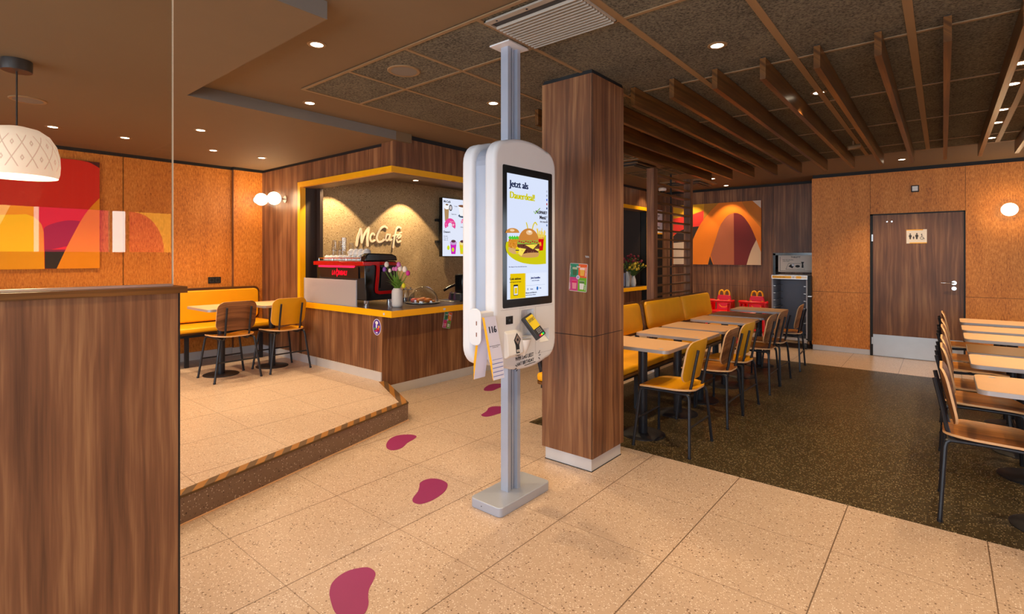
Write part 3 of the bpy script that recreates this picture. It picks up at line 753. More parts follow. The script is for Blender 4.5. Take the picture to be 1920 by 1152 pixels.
# ---- chair (its front looks along +x)
def make_chair(seat_mat, back_mat):
    r = empty('dining_chair')
    # seat: dished rounded board
    out = rrect(0.435, 0.41, 0.13, 6)
    def seat_z(x, y): return 0.452 + 0.020 * (abs(y) / 0.2) ** 2.2 + 0.012 * max(0, -x / 0.2) ** 2 - 0.010 * max(0, x / 0.2) ** 3
    rings = [1.0, 0.97, 0.8, 0.6, 0.4, 0.2]
    vs = []; fs = []; n = len(out)
    for q in rings:
        for a, b in out: vs.append((a * q + 0.01, b * q, seat_z(a * q, b * q)))
    vs.append((0.01, 0, seat_z(0, 0)))
    for i in range(len(rings) - 1):
        for k in range(n): fs.append((i * n + k, i * n + (k + 1) % n, (i + 1) * n + (k + 1) % n, (i + 1) * n + k))
    c = len(vs) - 1; i = len(rings) - 1
    for k in range(n): fs.append((i * n + k, i * n + (k + 1) % n, c))
    MB().add(vs, fs).build('seat', seat_mat, r, True)
    so = r.children[-1] if r.children else None
    m2 = MB(); v2 = []; f2 = []
    for a, b in out: v2.append((a + 0.01, b, seat_z(a, b)))
    for a, b in out: v2.append((a + 0.01, b, seat_z(a, b) - 0.013))
    for k in range(n): f2.append((k, k + n, (k + 1) % n + n, (k + 1) % n))
    for q in rings[1:]:
        base = len(v2)
        for a, b in out: v2.append((a * q + 0.01, b * q, seat_z(a * q, b * q) - 0.013))
    base0 = n
    for i in range(len(rings) - 1):
        o0 = n + i * n; o1 = n + (i + 1) * n
        for k in range(n): f2.append((o0 + k, o1 + k, o1 + (k + 1) % n, o0 + (k + 1) % n))
    f2.append(tuple(n + (len(rings) - 1) * n + k for k in range(n - 1, -1, -1)))
    m2.add(v2, f2).build('seat_edge', M['ply'], r, True)
    # backrest: curved rounded board, leaning back
    bo = rrect(0.395, 0.305, 0.075, 6)
    def bp(y, h, t):     # y across, h up the board, t thickness
        lean = 0.20
        x = -0.188 - h * lean * 1.0 + 0.055 * (y / 0.2) ** 2 * 0.5 - t
        return (x, y, 0.672 + h)
    rg = [1.0, 0.97, 0.7, 0.4]
    def board(t): 
        vs = []
        for q in rg:
            for a, b in bo: vs.append(bp(a * q, b * q, t))
        vs.append(bp(0, 0, t)); return vs
    fr = []
    for i in range(len(rg) - 1):
        for k in range(n): fr.append((i * n + k, i * n + (k + 1) % n, (i + 1) * n + (k + 1) % n, (i + 1) * n + k))
    for k in range(n): fr.append(((len(rg) - 1) * n + k, (len(rg) - 1) * n + (k + 1) % n, len(rg) * n))
    MB().add(board(0.0), fr).add(board(0.012), [f[::-1] for f in fr]).build('backrest', back_mat, r, True)
    a = [bp(p, q, 0.0) for p, q in bo]; b = [bp(p, q, 0.012) for p, q in bo]
    MB().add(a + b, [(k, (k + 1) % n, (k + 1) % n + n, k + n) for k in range(n)]).build('backrest_edge', M['ply'], r, True)
    # steel frame
    for sy in (-1, 1):
        m = MB()
        rail = smooth_open([(-0.190, sy * 0.170, 0.43), (-0.165, sy * 0.165, 0.438), (0.0, sy * 0.155, 0.438), (0.150, sy * 0.165, 0.438), (0.178, sy * 0.170, 0.43)], 4)
        m.tube(rail, 0.0105, 8).build('side_rail', M['blacksteel'], r, True)
        for sx in (-1, 1):
            top = 0.186 if sx > 0 else -0.190
            m = MB(); m.tube([(top - sx * 0.014, sy * 0.169, 0.436), (top, sy * 0.172, 0.424), (top + sx * 0.006, sy * 0.177, 0.40), (sx * 0.218, sy * 0.232, 0.012)], 0.0110, 8)
            m.cyl((sx * 0.2185, sy * 0.2335, 0.0), 0.013, 0.016, 10)
            m.build('leg', M['blacksteel'], r, True)
        up = smooth_open([(-0.02, sy * 0.118, 0.434), (-0.11, sy * 0.118, 0.428), (-0.165, sy * 0.118, 0.438), (-0.188, sy * 0.120, 0.49), (-0.208, sy * 0.121, 0.60), (-0.242, sy * 0.122, 0.765)], 4)
        MB().tube(up, 0.0110, 8).build('back_upright', M['blacksteel'], r, True)
    for sx in (-1, 1):
        MB().tube([(sx * 0.203, -0.205, 0.205), (sx * 0.203, 0.205, 0.205)], 0.0080, 8).build('stretcher', M['blacksteel'], r, True)
    MB().tube([(-0.02, -0.155, 0.436), (-0.02, 0.155, 0.436)], 0.008, 8).build('cross_bar', M['blacksteel'], r, True)
    return r
chair_y = make_chair(M['yseat'], M['yback']); chair_w = make_chair(M['seatwood'], M['backwood'])
usedc = set()
def place_chair(kind, x, y, rz, label, group, z=0.0):
    src = chair_y if kind == 'y' else chair_w
    o = src if kind not in usedc else copy_tree(src)
    usedc.add(kind)
    o.location = (x, y, z); o.rotation_euler = (0, 0, rz); tag(o, label, 'chair', group)
GL = 'chairs along the aisle side of the banquette tables'
CHX = -1.61
for i, (k, y, lab) in enumerate((('y', 3.885, 'yellow chair with yellow seat beside the wooden pillar, pulled up to the frontmost banquette table'),
                      ('w', 4.715, 'walnut chair right behind the front yellow chair of the banquette row'),
                      ('y', 5.205, 'yellow chair between two walnut chairs in the middle of the banquette row'),
                      ('w', 6.09, 'walnut chair just beyond the middle yellow chair of the banquette row'),
                      ('w', 6.60, 'walnut chair at the dark brown table of the banquette row'),
                      ('w', 7.52, 'walnut chair at the end of the banquette row before the steel tray trolley'))):
    place_chair(k, CHX, y, math.pi + (0.0, 0.02, -0.03, 0.02, -0.02, 0.06)[i], lab, GL)
GR = 'walnut chairs along the window side tables'
for i, y in enumerate((3.90, 4.76, 5.27, 6.10, 6.63, 7.62)):
    place_chair('w', 0.205, y, (0.0, 0.01, -0.01, 0.0, 0.015, 0.0)[i], ('walnut chair in the row by the window side tables, %s from the pale floor' % ORD[i]), GR)
GP = 'chairs on the raised floor by the orange wall'
place_chair('w', -5.87, 2.33, math.pi, 'walnut backed chair on the raised floor with its back to the room', GP, PZ)
place_chair('y', -5.87, 2.895, math.pi, 'yellow chair on the raised floor next to the counter wall', GP, PZ)

# ---- tables
def make_table(mat):
    r = empty('dining_table')
    MB().prism([(a, b, 0.719) for a, b in rrect(0.625, 0.485, 0.045)], (0, 0, 0.024)).build('table_edge', M['tedge'], r, True)
    MB().prism([(a, b, 0.7428) for a, b in rrect(0.619, 0.479, 0.043)], (0, 0, 0.0025)).build('tabletop', mat, r)
    MB().cyl((0, 0, 0.012), 0.037, 0.70, 20).build('pedestal', M['blacksteel'], r, True)
    MB().lathe([(0.178, 0.0), (0.178, 0.006), (0.165, 0.011), (0.05, 0.014), (0.0, 0.014)], seg=36).build('base_disc', M['blacksteel'], r, True)
    B(-0.12, 0.12, -0.10, 0.10, 0.708, 0.719).build('top_bracket', M['blacksteel'], r)
    MB().lathe([(0.0, 0.7456), (0.017, 0.7456)], (0.235, -0.175, 0), 14).build('table_sticker', M['sticklab'], r)
    return r
tb = {'l': make_table(M['laminate']), 'd': make_table(M['tdark'])}; usedt = set()
def place_table(kind, x, y, label, group, z=0.0, rz=0.0):
    o = tb[kind] if kind not in usedt else copy_tree(tb[kind]); usedt.add(kind)
    o.location = (x, y, z); o.rotation_euler = (0, 0, rz); tag(o, label, 'table', group)
GT = 'small tables along the yellow banquette'
for k, y, lab in (('l', 3.935, 'pale table of the banquette row partly hidden by the wooden pillar'),
                  ('l', 4.660, 'second pale banquette table from the wooden pillar'),
                  ('l', 5.225, 'third pale banquette table from the wooden pillar, close behind the second'),
                  ('l', 6.000, 'fourth pale banquette table, just before the dark brown one'),
                  ('d', 6.610, 'dark brown banquette table between the pale ones'),
                  ('l', 7.410, 'pale banquette table at the far end in front of the red highchairs')):
    place_table(k, -1.885, y, lab, GT)
GT2 = 'small tables on the window side'
for k, y, lab in (('l', 3.925, 'pale table with rounded corner at the front of the window side row'),
                  ('l', 4.755, 'second pale table of the window side row'),
                  ('d', 5.320, 'dark brown table in the window side row'),
                  ('l', 6.120, 'pale table right behind the dark one in the window side row'),
                  ('l', 6.800, 'pale table second from the end of the window side row'),
                  ('l', 7.570, 'pale table at the end of the window side row by the toilet door')):
    place_table(k, 0.453, y, lab, GT2, 0, math.pi if k == 'l' else 0)
GT3 = 'small tables on the raised floor'
place_table('l', -6.085, 2.325, 'pale orange lit table behind the walnut chair on the raised floor', GT3, PZ)
place_table('l', -6.085, 2.885, 'pale orange lit table behind the yellow chair on the raised floor', GT3, PZ)

# ---- banquettes
def cushion(y0, y1, x0, z0, x1, z1, th, name, parent):
    """back cushion between bottom line (x0,z0) and top line (x1,z1), rounded corners, puffed"""
    w = y1 - y0; hgt = math.hypot(x1 - x0, z1 - z0); ux, uz = (x1 - x0) / hgt, (z1 - z0) / hgt; nx, nz = uz, -ux
    o = rrect(w, hgt, 0.055, 5); n = len(o); vs = []; fs = []
    prof = [(1.0, 0.0), (1.0, th * 0.5), (0.985, th * 0.85), (0.955, th), (0.7, th * 1.12), (0.3, th * 1.16)]
    for q, t in prof:
        for a, b in o:
            aa = a - (1 - q) * math.copysign(min(abs(a), w / 2), a) if q > 0.9 else a * q
            if q > 0.9: sc_a = 1 - (1 - q) * 0.35 / w * 1.0; aa = a * (1 - (1 - q) * 0.5 / w); bb = b * (1 - (1 - q) * 0.5 / hgt)
            else: bb = b * q
            hh = bb + hgt / 2
            vs.append((x0 + ux * hh + nx * t, (y0 + y1) / 2 + aa, z0 + uz * hh + nz * t))
    vs.append((x0 + ux * hgt / 2 + nx * th * 1.16, (y0 + y1) / 2, z0 + uz * hgt / 2 + nz * th * 1.16))
    for i in range(len(prof) - 1):
        for k in range(n): fs.append((i * n + k, i * n + (k + 1) % n, (i + 1) * n + (k + 1) % n, (i + 1) * n + k))
    for k in range(n): fs.append(((len(prof) - 1) * n + k, (len(prof) - 1) * n + (k + 1) % n, len(vs) - 1))
    fs.append(tuple(range(n - 1, -1, -1)))
    return MB().add(vs, fs).build(name, M['cushion'], parent, True)
def bench(y0, y1, label, ncush=2):
    r = empty('banquette', ((-2.45), (y0 + y1) / 2, 0)); tag(r, label, 'bench', 'yellow banquettes along the tables')
    def rel(o):
        o.location = (2.45, -(y0 + y1) / 2, 0); return o
    seat = MB().prism([(-2.405 + a, (y0 + y1) / 2 + b, 0.395) for a, b in rrect(0.51, y1 - y0, 0.05)], (0, 0, 0.065)).build('seat_cushion', M['cushion'], r, bevel=0.02, seg=3); rel(seat)
    rel(MB().prism([(-2.405 + a, (y0 + y1) / 2 + b, 0.372) for a, b in rrect(0.51, y1 - y0, 0.05)], (0, 0, 0.022)).build('seat_board', M['walnut_y'], r))
    rel(B(-2.62, -2.19, y0 + 0.03, y1 - 0.03, 0.335, 0.371).build('seat_frame', M['blacksteel'], r))
    nl = 3
    for k in range(nl):
        y = y0 + 0.12 + (y1 - y0 - 0.24) * k / (nl - 1)
        for x in (-2.24, -2.60):
            rel(B(x - 0.02, x + 0.02, y - 0.02, y + 0.02, 0.0, 0.336).build('leg', M['blacksteel'], r))
        rel(MB().prism([(-2.655, y - 0.02, 0.34), (-2.615, y - 0.02, 0.34), (-2.70, y - 0.02, 0.60), (-2.73, y - 0.02, 0.60)], (0, 0.04, 0)).build('back_bracket', M['blacksteel'], r))
    # leaning back board
    bx0, bz0, bx1, bz1 = -2.685, 0.555, -2.745, 0.925
    ring = rrect(y1 - y0, bz1 - bz0, 0.06, 5)
    rel(MB().prism([(bx0 + (bx1 - bx0) * ((b + (bz1 - bz0) / 2) / (bz1 - bz0)), (y0 + y1) / 2 + a, (bz0 + bz1) / 2 + b) for a, b in ring], (-0.028, 0, -0.004)).build('back_board', M['walnut_y'], r))
    w = (y1 - y0 - 0.05) / ncush
    for k in range(ncush):
        rel(cushion(y0 + 0.025 + w * k + 0.006, y0 + 0.025 + w * (k + 1) - 0.006, bx0 + 0.001, 0.585, bx1 + 0.006, 0.905, 0.034, 'back_cushion', r))
    return r
bench(3.50, 5.60, 'yellow cushioned banquette ending just past the wooden pillar', 2)
bench(5.70, 7.92, 'yellow cushioned banquette under the wooden lattice screen', 2)
# corner bench on the raised floor
r = empty('corner_bench'); tag(r, 'yellow bench with rounded back cushion fixed to the orange wall on the raised floor', 'bench')
o = MB().prism([(-7.13 + 0.0, 1.0 + a, 0.835 + b) for a, b in rrect(4.34, 0.385, 0.06)], (0.05, 0, 0)).build('back_cushion', M['cushion'], r, bevel=0.015, seg=3); o.location = (0.015, 0, 0)
MB().prism([(-7.19, 1.0 + a, 0.84 + b) for a, b in rrect(4.40, 0.43, 0.07)], (0.073, 0, 0)).build('back_board', M['walnut_y'], r)
B(-7.12, -6.62, -1.2, 3.19, 0.565, 0.625).build('seat_cushion', M['cushion'], r, bevel=0.02, seg=3)
B(-7.12, -6.64, -1.19, 3.18, 0.545, 0.565).build('seat_board', M['walnut_y'], r)
B(-7.05, -6.70, -1.15, 3.15, 0.505, 0.545).build('seat_frame', M['blacksteel'], r)
for y in (-1.0, 0.1, 1.2, 2.2, 3.05):
    B(-6.76, -6.72, y - 0.02, y + 0.02, PZ, 0.507).build('leg', M['blacksteel'], r)
    B(-7.19, -7.02, y - 0.02, y + 0.02, 0.50, 0.54).build('wall_bracket', M['blacksteel'], r)

# ---- lattice screen
r = empty('lattice_screen', (-2.835, 6.19, 0)); tag(r, 'tall wooden lattice screen with black edges standing behind the banquette', 'screen')
MB().box(-0.05, 0.045, -0.055, 0.055, 0.0, 2.563).build('post', M['walnut'], r)
MB().box(-0.05, 0.045, 1.165, 1.265, 0.0, 2.563).build('post', M['walnut'], r)
for y in (0.062, 0.58, 1.272): MB().box(-0.008, 0.010, y - 0.008, y + 0.008, 0.90, 2.563).build('upright', M['black'], r)
for k in range(14):
    z = 2.50 - 0.1187 * k
    MB().box(-0.045, 0.043, 0.055, 1.165, z - 0.009, z + 0.009).build('rung', M['walnut_y'], r)
MB().box(-0.057, 0.052, -0.062, 0.062, 0.0, 0.10).build('post_plinth', M['base'], r)

# ================================================================ CAFE COUNTER
TOPZ = 0.895
# front of the counter
r = empty('serving_counter'); tag(r, 'walnut fronted counter with pale plinth below the yellow edged worktop', 'counter')
m = MB()
for a, b in ((-6.08, -5.35), (-5.347, FX - 0.185)): m.box(a, min(b, FX - 0.206), FY, FY + 0.02, PZ + 0.09, 0.83)
m.build('front_panel', M['walnut'], r)
m = MB(); ys = [FY, 4.45, 5.65, 6.85, 8.05, 9.25]
for a, b in zip(ys, ys[1:]): m.box(FX - 0.205, FX - 0.185, a, b - 0.003, 0.10, 0.83)
m.build('side_panel', M['walnut'], r)
B(FX - 0.195, FX - 0.183, FY + 0.004, 9.25, 0.0, 0.10).box(-4.452, -4.444, FY - 0.0, FY + 0.02, 0, 0.16).build('plinth', M['base'], r)
B(-6.07, FX - 0.21, FY + 0.025, 3.83, 0.02, 0.83).box(-4.95, FX - 0.21, 3.8, 9.2, 0.02, 0.83).build('carcass', M['darkwall'], r)
# worktop
r = empty('counter_worktop'); tag(r, 'dark worktop with thick yellow edge turning the corner of the cafe counter', 'worktop')
B(-6.08, FX - 0.012, FY - 0.008, 3.86, 0.832, TOPZ).box(-5.0, FX - 0.012, 3.86, 9.24, 0.832, TOPZ).build('worktop', M['ctop'], r)
B(-6.08, FX, FY - 0.022, FY - 0.008, 0.830, TOPZ + 0.001).box(FX - 0.012, FX, FY - 0.008, 9.24, 0.830, TOPZ + 0.001).build('yellow_edge', M['yellow'], r)
fe = Face((FX, 0, 0), (0, 1, 0), (0, 0, 1), (1, 0, 0)); ff = Face((0, FY - 0.022, 0), (1, 0, 0), (0, 0, 1), (0, -1, 0))
ff.rect(-4.40, -4.375, 0.85, 0.872, 'edge_sticker', M['sticklab'], r); fe.rect(3.93, 3.965, 0.852, 0.874, 'edge_sticker', M['sticklab'], r)
# yellow opening frame
r = empty('opening_frame'); tag(r, 'bright yellow frame round the wide opening above the cafe counter', 'frame')
B(-6.14, -6.08, FY - 0.022, FY + 0.05, 0.83, 2.365).build('frame_post', M['yellow'], r)
B(-6.08, FX, FY - 0.022, FY + 0.028, 2.303, 2.365).box(FX - 0.05, FX, FY + 0.028, 9.25, 2.303, 2.365).build('frame_lintel', M['yellow'], r)
B(FX - 0.06, FX, 9.19, 9.25, 0.895, 2.303).build('frame_post', M['yellow'], r)

# coffee machine -------------------------------------------------------------
r = empty('espresso_machine'); tag(r, 'large black espresso machine with red band standing on the cafe counter', 'coffee machine')
mx0, mx1, my0, my1 = -5.93, -4.90, 3.335, 3.80
def ycurve(): return
# side outline (y,z) extruded along x
side = [(my0 + 0.05, 0.955), (my0 + 0.03, 1.10), (my0 + 0.02, 1.395), (my1 - 0.02, 1.395), (my1, 1.36), (my1, 0.99), (my1 - 0.03, 0.955)]
MB().prism([(mx0 + 0.01, y, z) for y, z in side], (mx1 - mx0 - 0.02, 0, 0)).build('body', M['blackgloss'], r, bevel=0.008)
B(mx0 + 0.12, mx1 - 0.12, my0 + 0.012, my0 + 0.05, 1.20, 1.33).build('front_panel', M['blackgloss'], r)
B(mx0 - 0.01, mx1 + 0.012, my0 - 0.012, my0 + 0.10, 1.345, 1.392).build('red_band', M['redgloss'], r, bevel=0.006)
B(mx0 + 0.10, mx1 - 0.20, my0 - 0.004, my0 + 0.02, 1.322, 1.344).build('light_strip', E_(255, 30, 60, 3.0), r)
fm = Face((0, my0 + 0.012, 0), (1, 0, 0), (0, 0, 1), (0, -1, 0))
fm.text('LA CIMBALI', -5.56, 1.235, 0.052, 'logo', E_(255, 20, 40, 1.6), r, sx=0.85, bold=0.002, shear=0.25)
fm.ribbon([[(-5.47, 1.262), (-5.445, 1.31), (-5.42, 1.262), (-5.445, 1.215), (-5.47, 1.262)]], 0.012, 'logo_diamond', E_(255, 20, 40, 1.6), r, lay=2, smooth=False)
# red tube down the side
fs_ = Face((mx1 - 0.002, 0, 0), (0, 1, 0), (0, 0, 1), (1, 0, 0))
fs_.ribbon([[(my0 + 0.04, 1.368), (my0 + 0.20, 1.372), (my1 - 0.02, 1.362)], [(my0 + 0.16, 1.366), (my0 + 0.185, 1.34), (my0 + 0.18, 1.22), (my0 + 0.165, 1.08), (my0 + 0.185, 1.045), (my0 + 0.26, 1.04), (my1 - 0.03, 1.042)]], 0.036, 'red_side_strip', M['redgloss'], r, th=0.014)
fs_.poly([(my0 + 0.22, 1.09), (my1 - 0.05, 1.09), (my1 - 0.04, 1.30), (my0 + 0.235, 1.32)], 'side_inset', M['blackgloss'], r, th=0.006)
# lid on the right shoulder
lid = [(my0 + 0.02, 1.395), (my0 + 0.035, 1.46), (my0 + 0.07, 1.485), (my1 - 0.08, 1.478), (my1 - 0.02, 1.455), (my1, 1.40)]
MB().prism([(mx1 - 0.10, y, z) for y, z in lid], (0.10, 0, 0)).build('side_cover', M['blackgloss'], r, bevel=0.012, seg=3)
m = MB()
for z in (1.43,): m.tube([(mx0 + 0.03, my1 - 0.05, z), (mx0 + 0.03, my0 + 0.045, z), (mx1 - 0.12, my0 + 0.045, z)], 0.006, 8)
for x in (mx0 + 0.03, mx0 + 0.33, mx0 + 0.62, mx1 - 0.12): m.tube([(x, my0 + 0.045, 1.395), (x, my0 + 0.045, 1.43)], 0.004, 6)
m.build('cup_rail', M['chrome'], r, True)
B(mx0 + 0.02, mx1 - 0.11, my0 + 0.03, my1 - 0.03, 1.396, 1.401).build('cup_tray', M['steel'], r)
for x, y in ((mx1 - 0.08, my0 + 0.09), (mx1 - 0.08, my1 - 0.06), (mx0 + 0.1, my0 + 0.09), (mx0 + 0.1, my1 - 0.06)):
    MB().cyl((x, y, TOPZ + 0.0005), 0.030, 0.062, 16).build('foot', M['chrome'], r, True)
# cups on the warmer
def cup_proto():
    r = empty('coffee_cup')
    MB().lathe([(0.043, 0.0), (0.044, 0.006), (0.041, 0.035), (0.030, 0.055), (0.022, 0.058), (0.022, 0.064), (0.018, 0.064), (0.0, 0.060)], seg=20).build('bowl', M['porcelain'], r, True)
    MB().tube(smooth_open([(0.041, 0, 0.014), (0.060, 0, 0.016), (0.064, 0, 0.032), (0.038, 0, 0.042)], 4), 0.0045, 6).build('ear', M['porcelain'], r, True)
    return r
cp = cup_proto(); n = 0
GC = 'white cups stacked upside down on the espresso machine'
def cup(x, y, z, label, rz):
    global n
    o = cp if n == 0 else copy_tree(cp); n += 1
    o.location = (x, y, z); o.rotation_euler = (0, 0, rz); o.scale = (1.12,) * 3 if z > 1.45 else (1, 1, 1); tag(o, label, 'cup', GC)
for k in range(8): cup(mx0 + 0.13 + 0.097 * k, my0 + 0.10, 1.4015, 'white cup upside down in the lower front row on the machine, %s in line' % ORD[k], random.uniform(0, 6))
for k in range(5): cup(mx0 + 0.47 + 0.097 * k, my0 + 0.22, 1.4015, 'white cup upside down in the lower back row on the machine, %s in line' % ORD[k], random.uniform(0, 6))
for k, dx in enumerate((0.50, 0.597, 0.694, 0.80)): cup(mx0 + dx, my0 + 0.20, 1.4665, 'white cup of the upper layer on the machine, %s in line' % ORD[k], random.uniform(0, 6))
def tumbler(h, rb, rt):
    r = empty('glass_tumbler')
    MB().lathe([(rt, 0.0), (rb, h), (rb * 0.9, h), (rb * 0.9, h - 0.006), (0, h - 0.006)], seg=18, caps=False).build('glass_wall', M['glassware'], r, True)
    MB().lathe([(rt + 0.001, 0.0), (rt + 0.0015, 0.003), (rt - 0.002, 0.003)], seg=18, caps=False).build('rim', M['chrome'], r, True)
    return r
tg = {}
for k, (dx, dy, h, zz, lab) in enumerate(((0.115, 0.20, 0.13, 1.4015, 'lower tall glass of the first stack on the espresso machine'), (0.115, 0.20, 0.13, 1.5175, 'upper tall glass of the first stack on the espresso machine'),
        (0.215, 0.22, 0.13, 1.4015, 'lower tall glass of the second stack on the espresso machine'), (0.215, 0.22, 0.12, 1.5175, 'upper tall glass of the second stack on the espresso machine'),
        (0.325, 0.20, 0.13, 1.4015, 'lower glass of the tallest stack on the espresso machine'), (0.325, 0.20, 0.16, 1.5175, 'upper wide glass crowning the tallest stack on the machine'),
        (0.425, 0.24, 0.11, 1.4015, 'lower short glass of the last stack behind the white cups'), (0.425, 0.24, 0.11, 1.4985, 'upper short glass of the last stack behind the white cups'))):
    if h not in tg: tg[h] = o = tumbler(h, 0.026 if h < 0.15 else 0.034, 0.036 if h < 0.15 else 0.030)
    else: o = copy_tree(tg[h])
    o.location = (mx0 + dx, my0 + dy, zz); tag(o, lab, 'glass', 'drinking glasses stacked on the espresso machine')

# frosted screen in front of the machine
r = empty('frosted_screen'); tag(r, 'low frosted glass screen at the edge of the worktop before the machine', 'glass screen')
B(-6.03, -4.93, FY + 0.008, FY + 0.016, TOPZ + 0.008, 1.188).build('frosted_pane', M['frost'], r)
B(-6.04, -4.92, FY + 0.004, FY + 0.020, TOPZ + 0.001, TOPZ + 0.012).box(-6.035, -6.027, FY + 0.006, FY + 0.018, TOPZ + 0.012, 1.19).box(-4.933, -4.925, FY + 0.006, FY + 0.018, TOPZ + 0.012, 1.19).build('rim', M['silver'], r)

# vase with tulips
VX, VY = -4.60, 3.56
v = empty('flower_vase', (VX, VY, TOPZ + 0.001)); tag(v, 'matt white cylindrical vase on the corner of the cafe counter', 'vase')
MB().lathe([(0.0, 0.0), (0.046, 0.0), (0.058, 0.012), (0.060, 0.03), (0.060, 0.165), (0.054, 0.188), (0.046, 0.194), (0.044, 0.205), (0.036, 0.205), (0.036, 0.10), (0, 0.10)], seg=32).build('vase_body', M['ceramic'], v, True)
heads = [(725, 497, 'petalw', 0.027), (721, 506, 'petalv', 0.024), (747.5, 497, 'petalp', 0.024), (743, 505, 'petalp', 0.022), (750.5, 504, 'petalw', 0.028), (759, 506, 'petalw', 0.028), (765, 513, 'petalm', 0.023), (757, 536.5, 'petaly', 0.022), (731, 508, 'petalw', 0.018), (738, 505, 'petalp', 0.018)]
names = {'petalw': 'white', 'petalv': 'violet', 'petalp': 'pink', 'petalm': 'magenta', 'petaly': 'drooping yellow'}
where = ['at the top of the bunch over the machine', 'at the outer edge of the bunch under a white one', 'highest in the middle of the bunch', 'half hidden behind white ones in the bunch', 'in the middle of the bunch', 'next to the magenta one in the bunch', 'leaning out over the worktop', 'hanging low beside the vase', 'small and half open behind the leaves', 'small and closed among the leaves']
for i, (u, w_, pm, rr) in enumerate(heads):
    dpt = FY + 0.30 + random.uniform(-0.04, 0.04)
    hx, hy, hz = aty(u, w_, dpt)
    t = empty('tulip', (VX, VY, TOPZ)); tag(t, '%s tulip %s' % (names[pm], where[i]), 'flower', 'tulips in the white vase')
    P0 = Vector((random.uniform(-0.02, 0.02), random.uniform(-0.02, 0.02), 0.11)); H = Vector((hx - VX, hy - VY, hz - TOPZ))
    mid = P0.lerp(H, 0.55) + Vector((0, 0, 0.03)) if pm != 'petaly' else P0.lerp(H, 0.6) + Vector((0, 0, 0.10))
    c1 = Vector((P0.x * 1.2, P0.y * 1.2, 0.21))
    pth = smooth_open([P0, c1, mid, H], 5)
    MB().tube(pth, 0.004, 6).build('stem', M['green'], t, True)
    MB().lathe([(0.004, -rr * 1.1), (rr * 0.75, -rr * 0.8), (rr, 0.0), (rr * 0.82, rr * 0.8), (rr * 0.35, rr * 1.35), (0.0, rr * 1.3)], (H.x, H.y, H.z), 12).build('bloom', M[pm], t, True)
m = MB()
for i in range(26):
    a = random.uniform(0, 6.28); L = random.uniform(0.10, 0.22); sp_ = random.uniform(0.04, 0.15); q = Vector((math.cos(a), math.sin(a), 0)); s2 = Vector((-math.sin(a), math.cos(a), 0))
    pts = []
    for j in range(7):
        f = j / 6; c_ = q * (0.02 + sp_ * f * f) + Vector((0, 0, 0.19 + L * f - 0.05 * f * f * (sp_ / 0.1))); wd = 0.020 * math.sin(math.pi * min(1, f * 0.9 + 0.12))
        pts.append((c_ - s2 * wd + q * 0.004, c_ + s2 * wd + q * 0.004))
    vs = [p for pr in pts for p in pr]; m.add(vs, [(2 * j, 2 * j + 1, 2 * j + 3, 2 * j + 2) for j in range(6)])
o = m.build('tulip_leaves', M['green'], None, True, loc=(VX, VY, TOPZ)); tag(o, 'green tulip leaves standing up in the white vase', 'leaves', kind='stuff')

# jars, cake dome, pastries
for (u, w_, rad, hh, lab) in ((757, 572, 0.042, 0.155, 'lidded glass jar with dark contents beside the tulip vase'), (766.5, 571, 0.046, 0.15, 'glass jar of coffee beans between tulip vase and cake dome')):
    x, y, _ = atz(u, w_ - 3, TOPZ); y += 0.10; x -= 0.09
    j = empty('storage_jar', (x, y, TOPZ + 0.001)); tag(j, lab, 'jar', 'glass jars on the counter')
    MB().lathe([(0, 0.002), (rad, 0.002), (rad, hh - 0.02), (rad * 0.85, hh)], seg=20, caps=False).build('glass_wall', M['glassware'], j, True)
    MB().lathe([(0, 0.004), (rad * 0.93, 0.004), (rad * 0.93, 0.055), (0, 0.062)], seg=16).build('contents', M['bean'], j, True)
    MB().lathe([(rad * 0.9, hh - 0.004), (rad * 0.92, hh + 0.006), (0.0, hh + 0.008)], seg=20).build('lid', M['chrome'], j, True)
    MB().sphere((0, 0, hh + 0.018), 0.011, 10).build('lid_knob', M['chrome'], j, True)
dx_, dy_, _ = atz(794.5, 569.0, TOPZ)
DC = (dx_ - 0.04, dy_ + 0.02)
d = empty('cake_dome', (DC[0], DC[1], TOPZ + 0.001)); tag(d, 'clear domed cake cover on a round tray with pastries inside', 'cake dome')
MB().lathe([(0.0, 0.0), (0.155, 0.0), (0.205, 0.010), (0.205, 0.014), (0.155, 0.006), (0.0, 0.006)], seg=40).build('tray', M['steel'], d, True)
MB().lathe([(0.184 * math.cos(R(a)), 0.014 + 0.19 * math.sin(R(a))) for a in (0, 10, 20, 32, 44, 56, 68, 80, 90)], seg=36, caps=False).build('clear_dome', M['glassware'], d, True)
for i, (a, b, s_, mt, lab) in enumerate(((-0.10, -0.03, 0.045, 'jam', 'red glazed pastry under the cake dome'), (-0.02, -0.08, 0.045, 'pastry', 'round golden bun at the front under the cake dome'), (0.0, 0.03, 0.05, 'pastry', 'golden croissant on top of the heap under the cake dome'),
        (0.07, -0.03, 0.045, 'pastry', 'golden bun in the middle under the cake dome'), (0.11, 0.03, 0.035, 'pastry', 'flat cookie near the rim under the cake dome'), (-0.06, 0.07, 0.04, 'jam', 'iced bun at the back under the cake dome'))):
    ww = Vector((a * math.cos(YAW) - b * math.sin(YAW), a * math.sin(YAW) + b * math.cos(YAW)))
    o = MB().sphere((0, 0, 0), s_, 16, (1.1, 0.9, 0.62 if i != 4 else 0.35)).build('pastry', M[mt], None, True, loc=(DC[0] + ww.x, DC[1] + ww.y, TOPZ + 0.0065 + s_ * (0.62 if i != 4 else 0.35)))
    o.rotation_euler = (0, 0, a * 9); tag(o, lab, 'pastry', 'pastries under the cake dome')
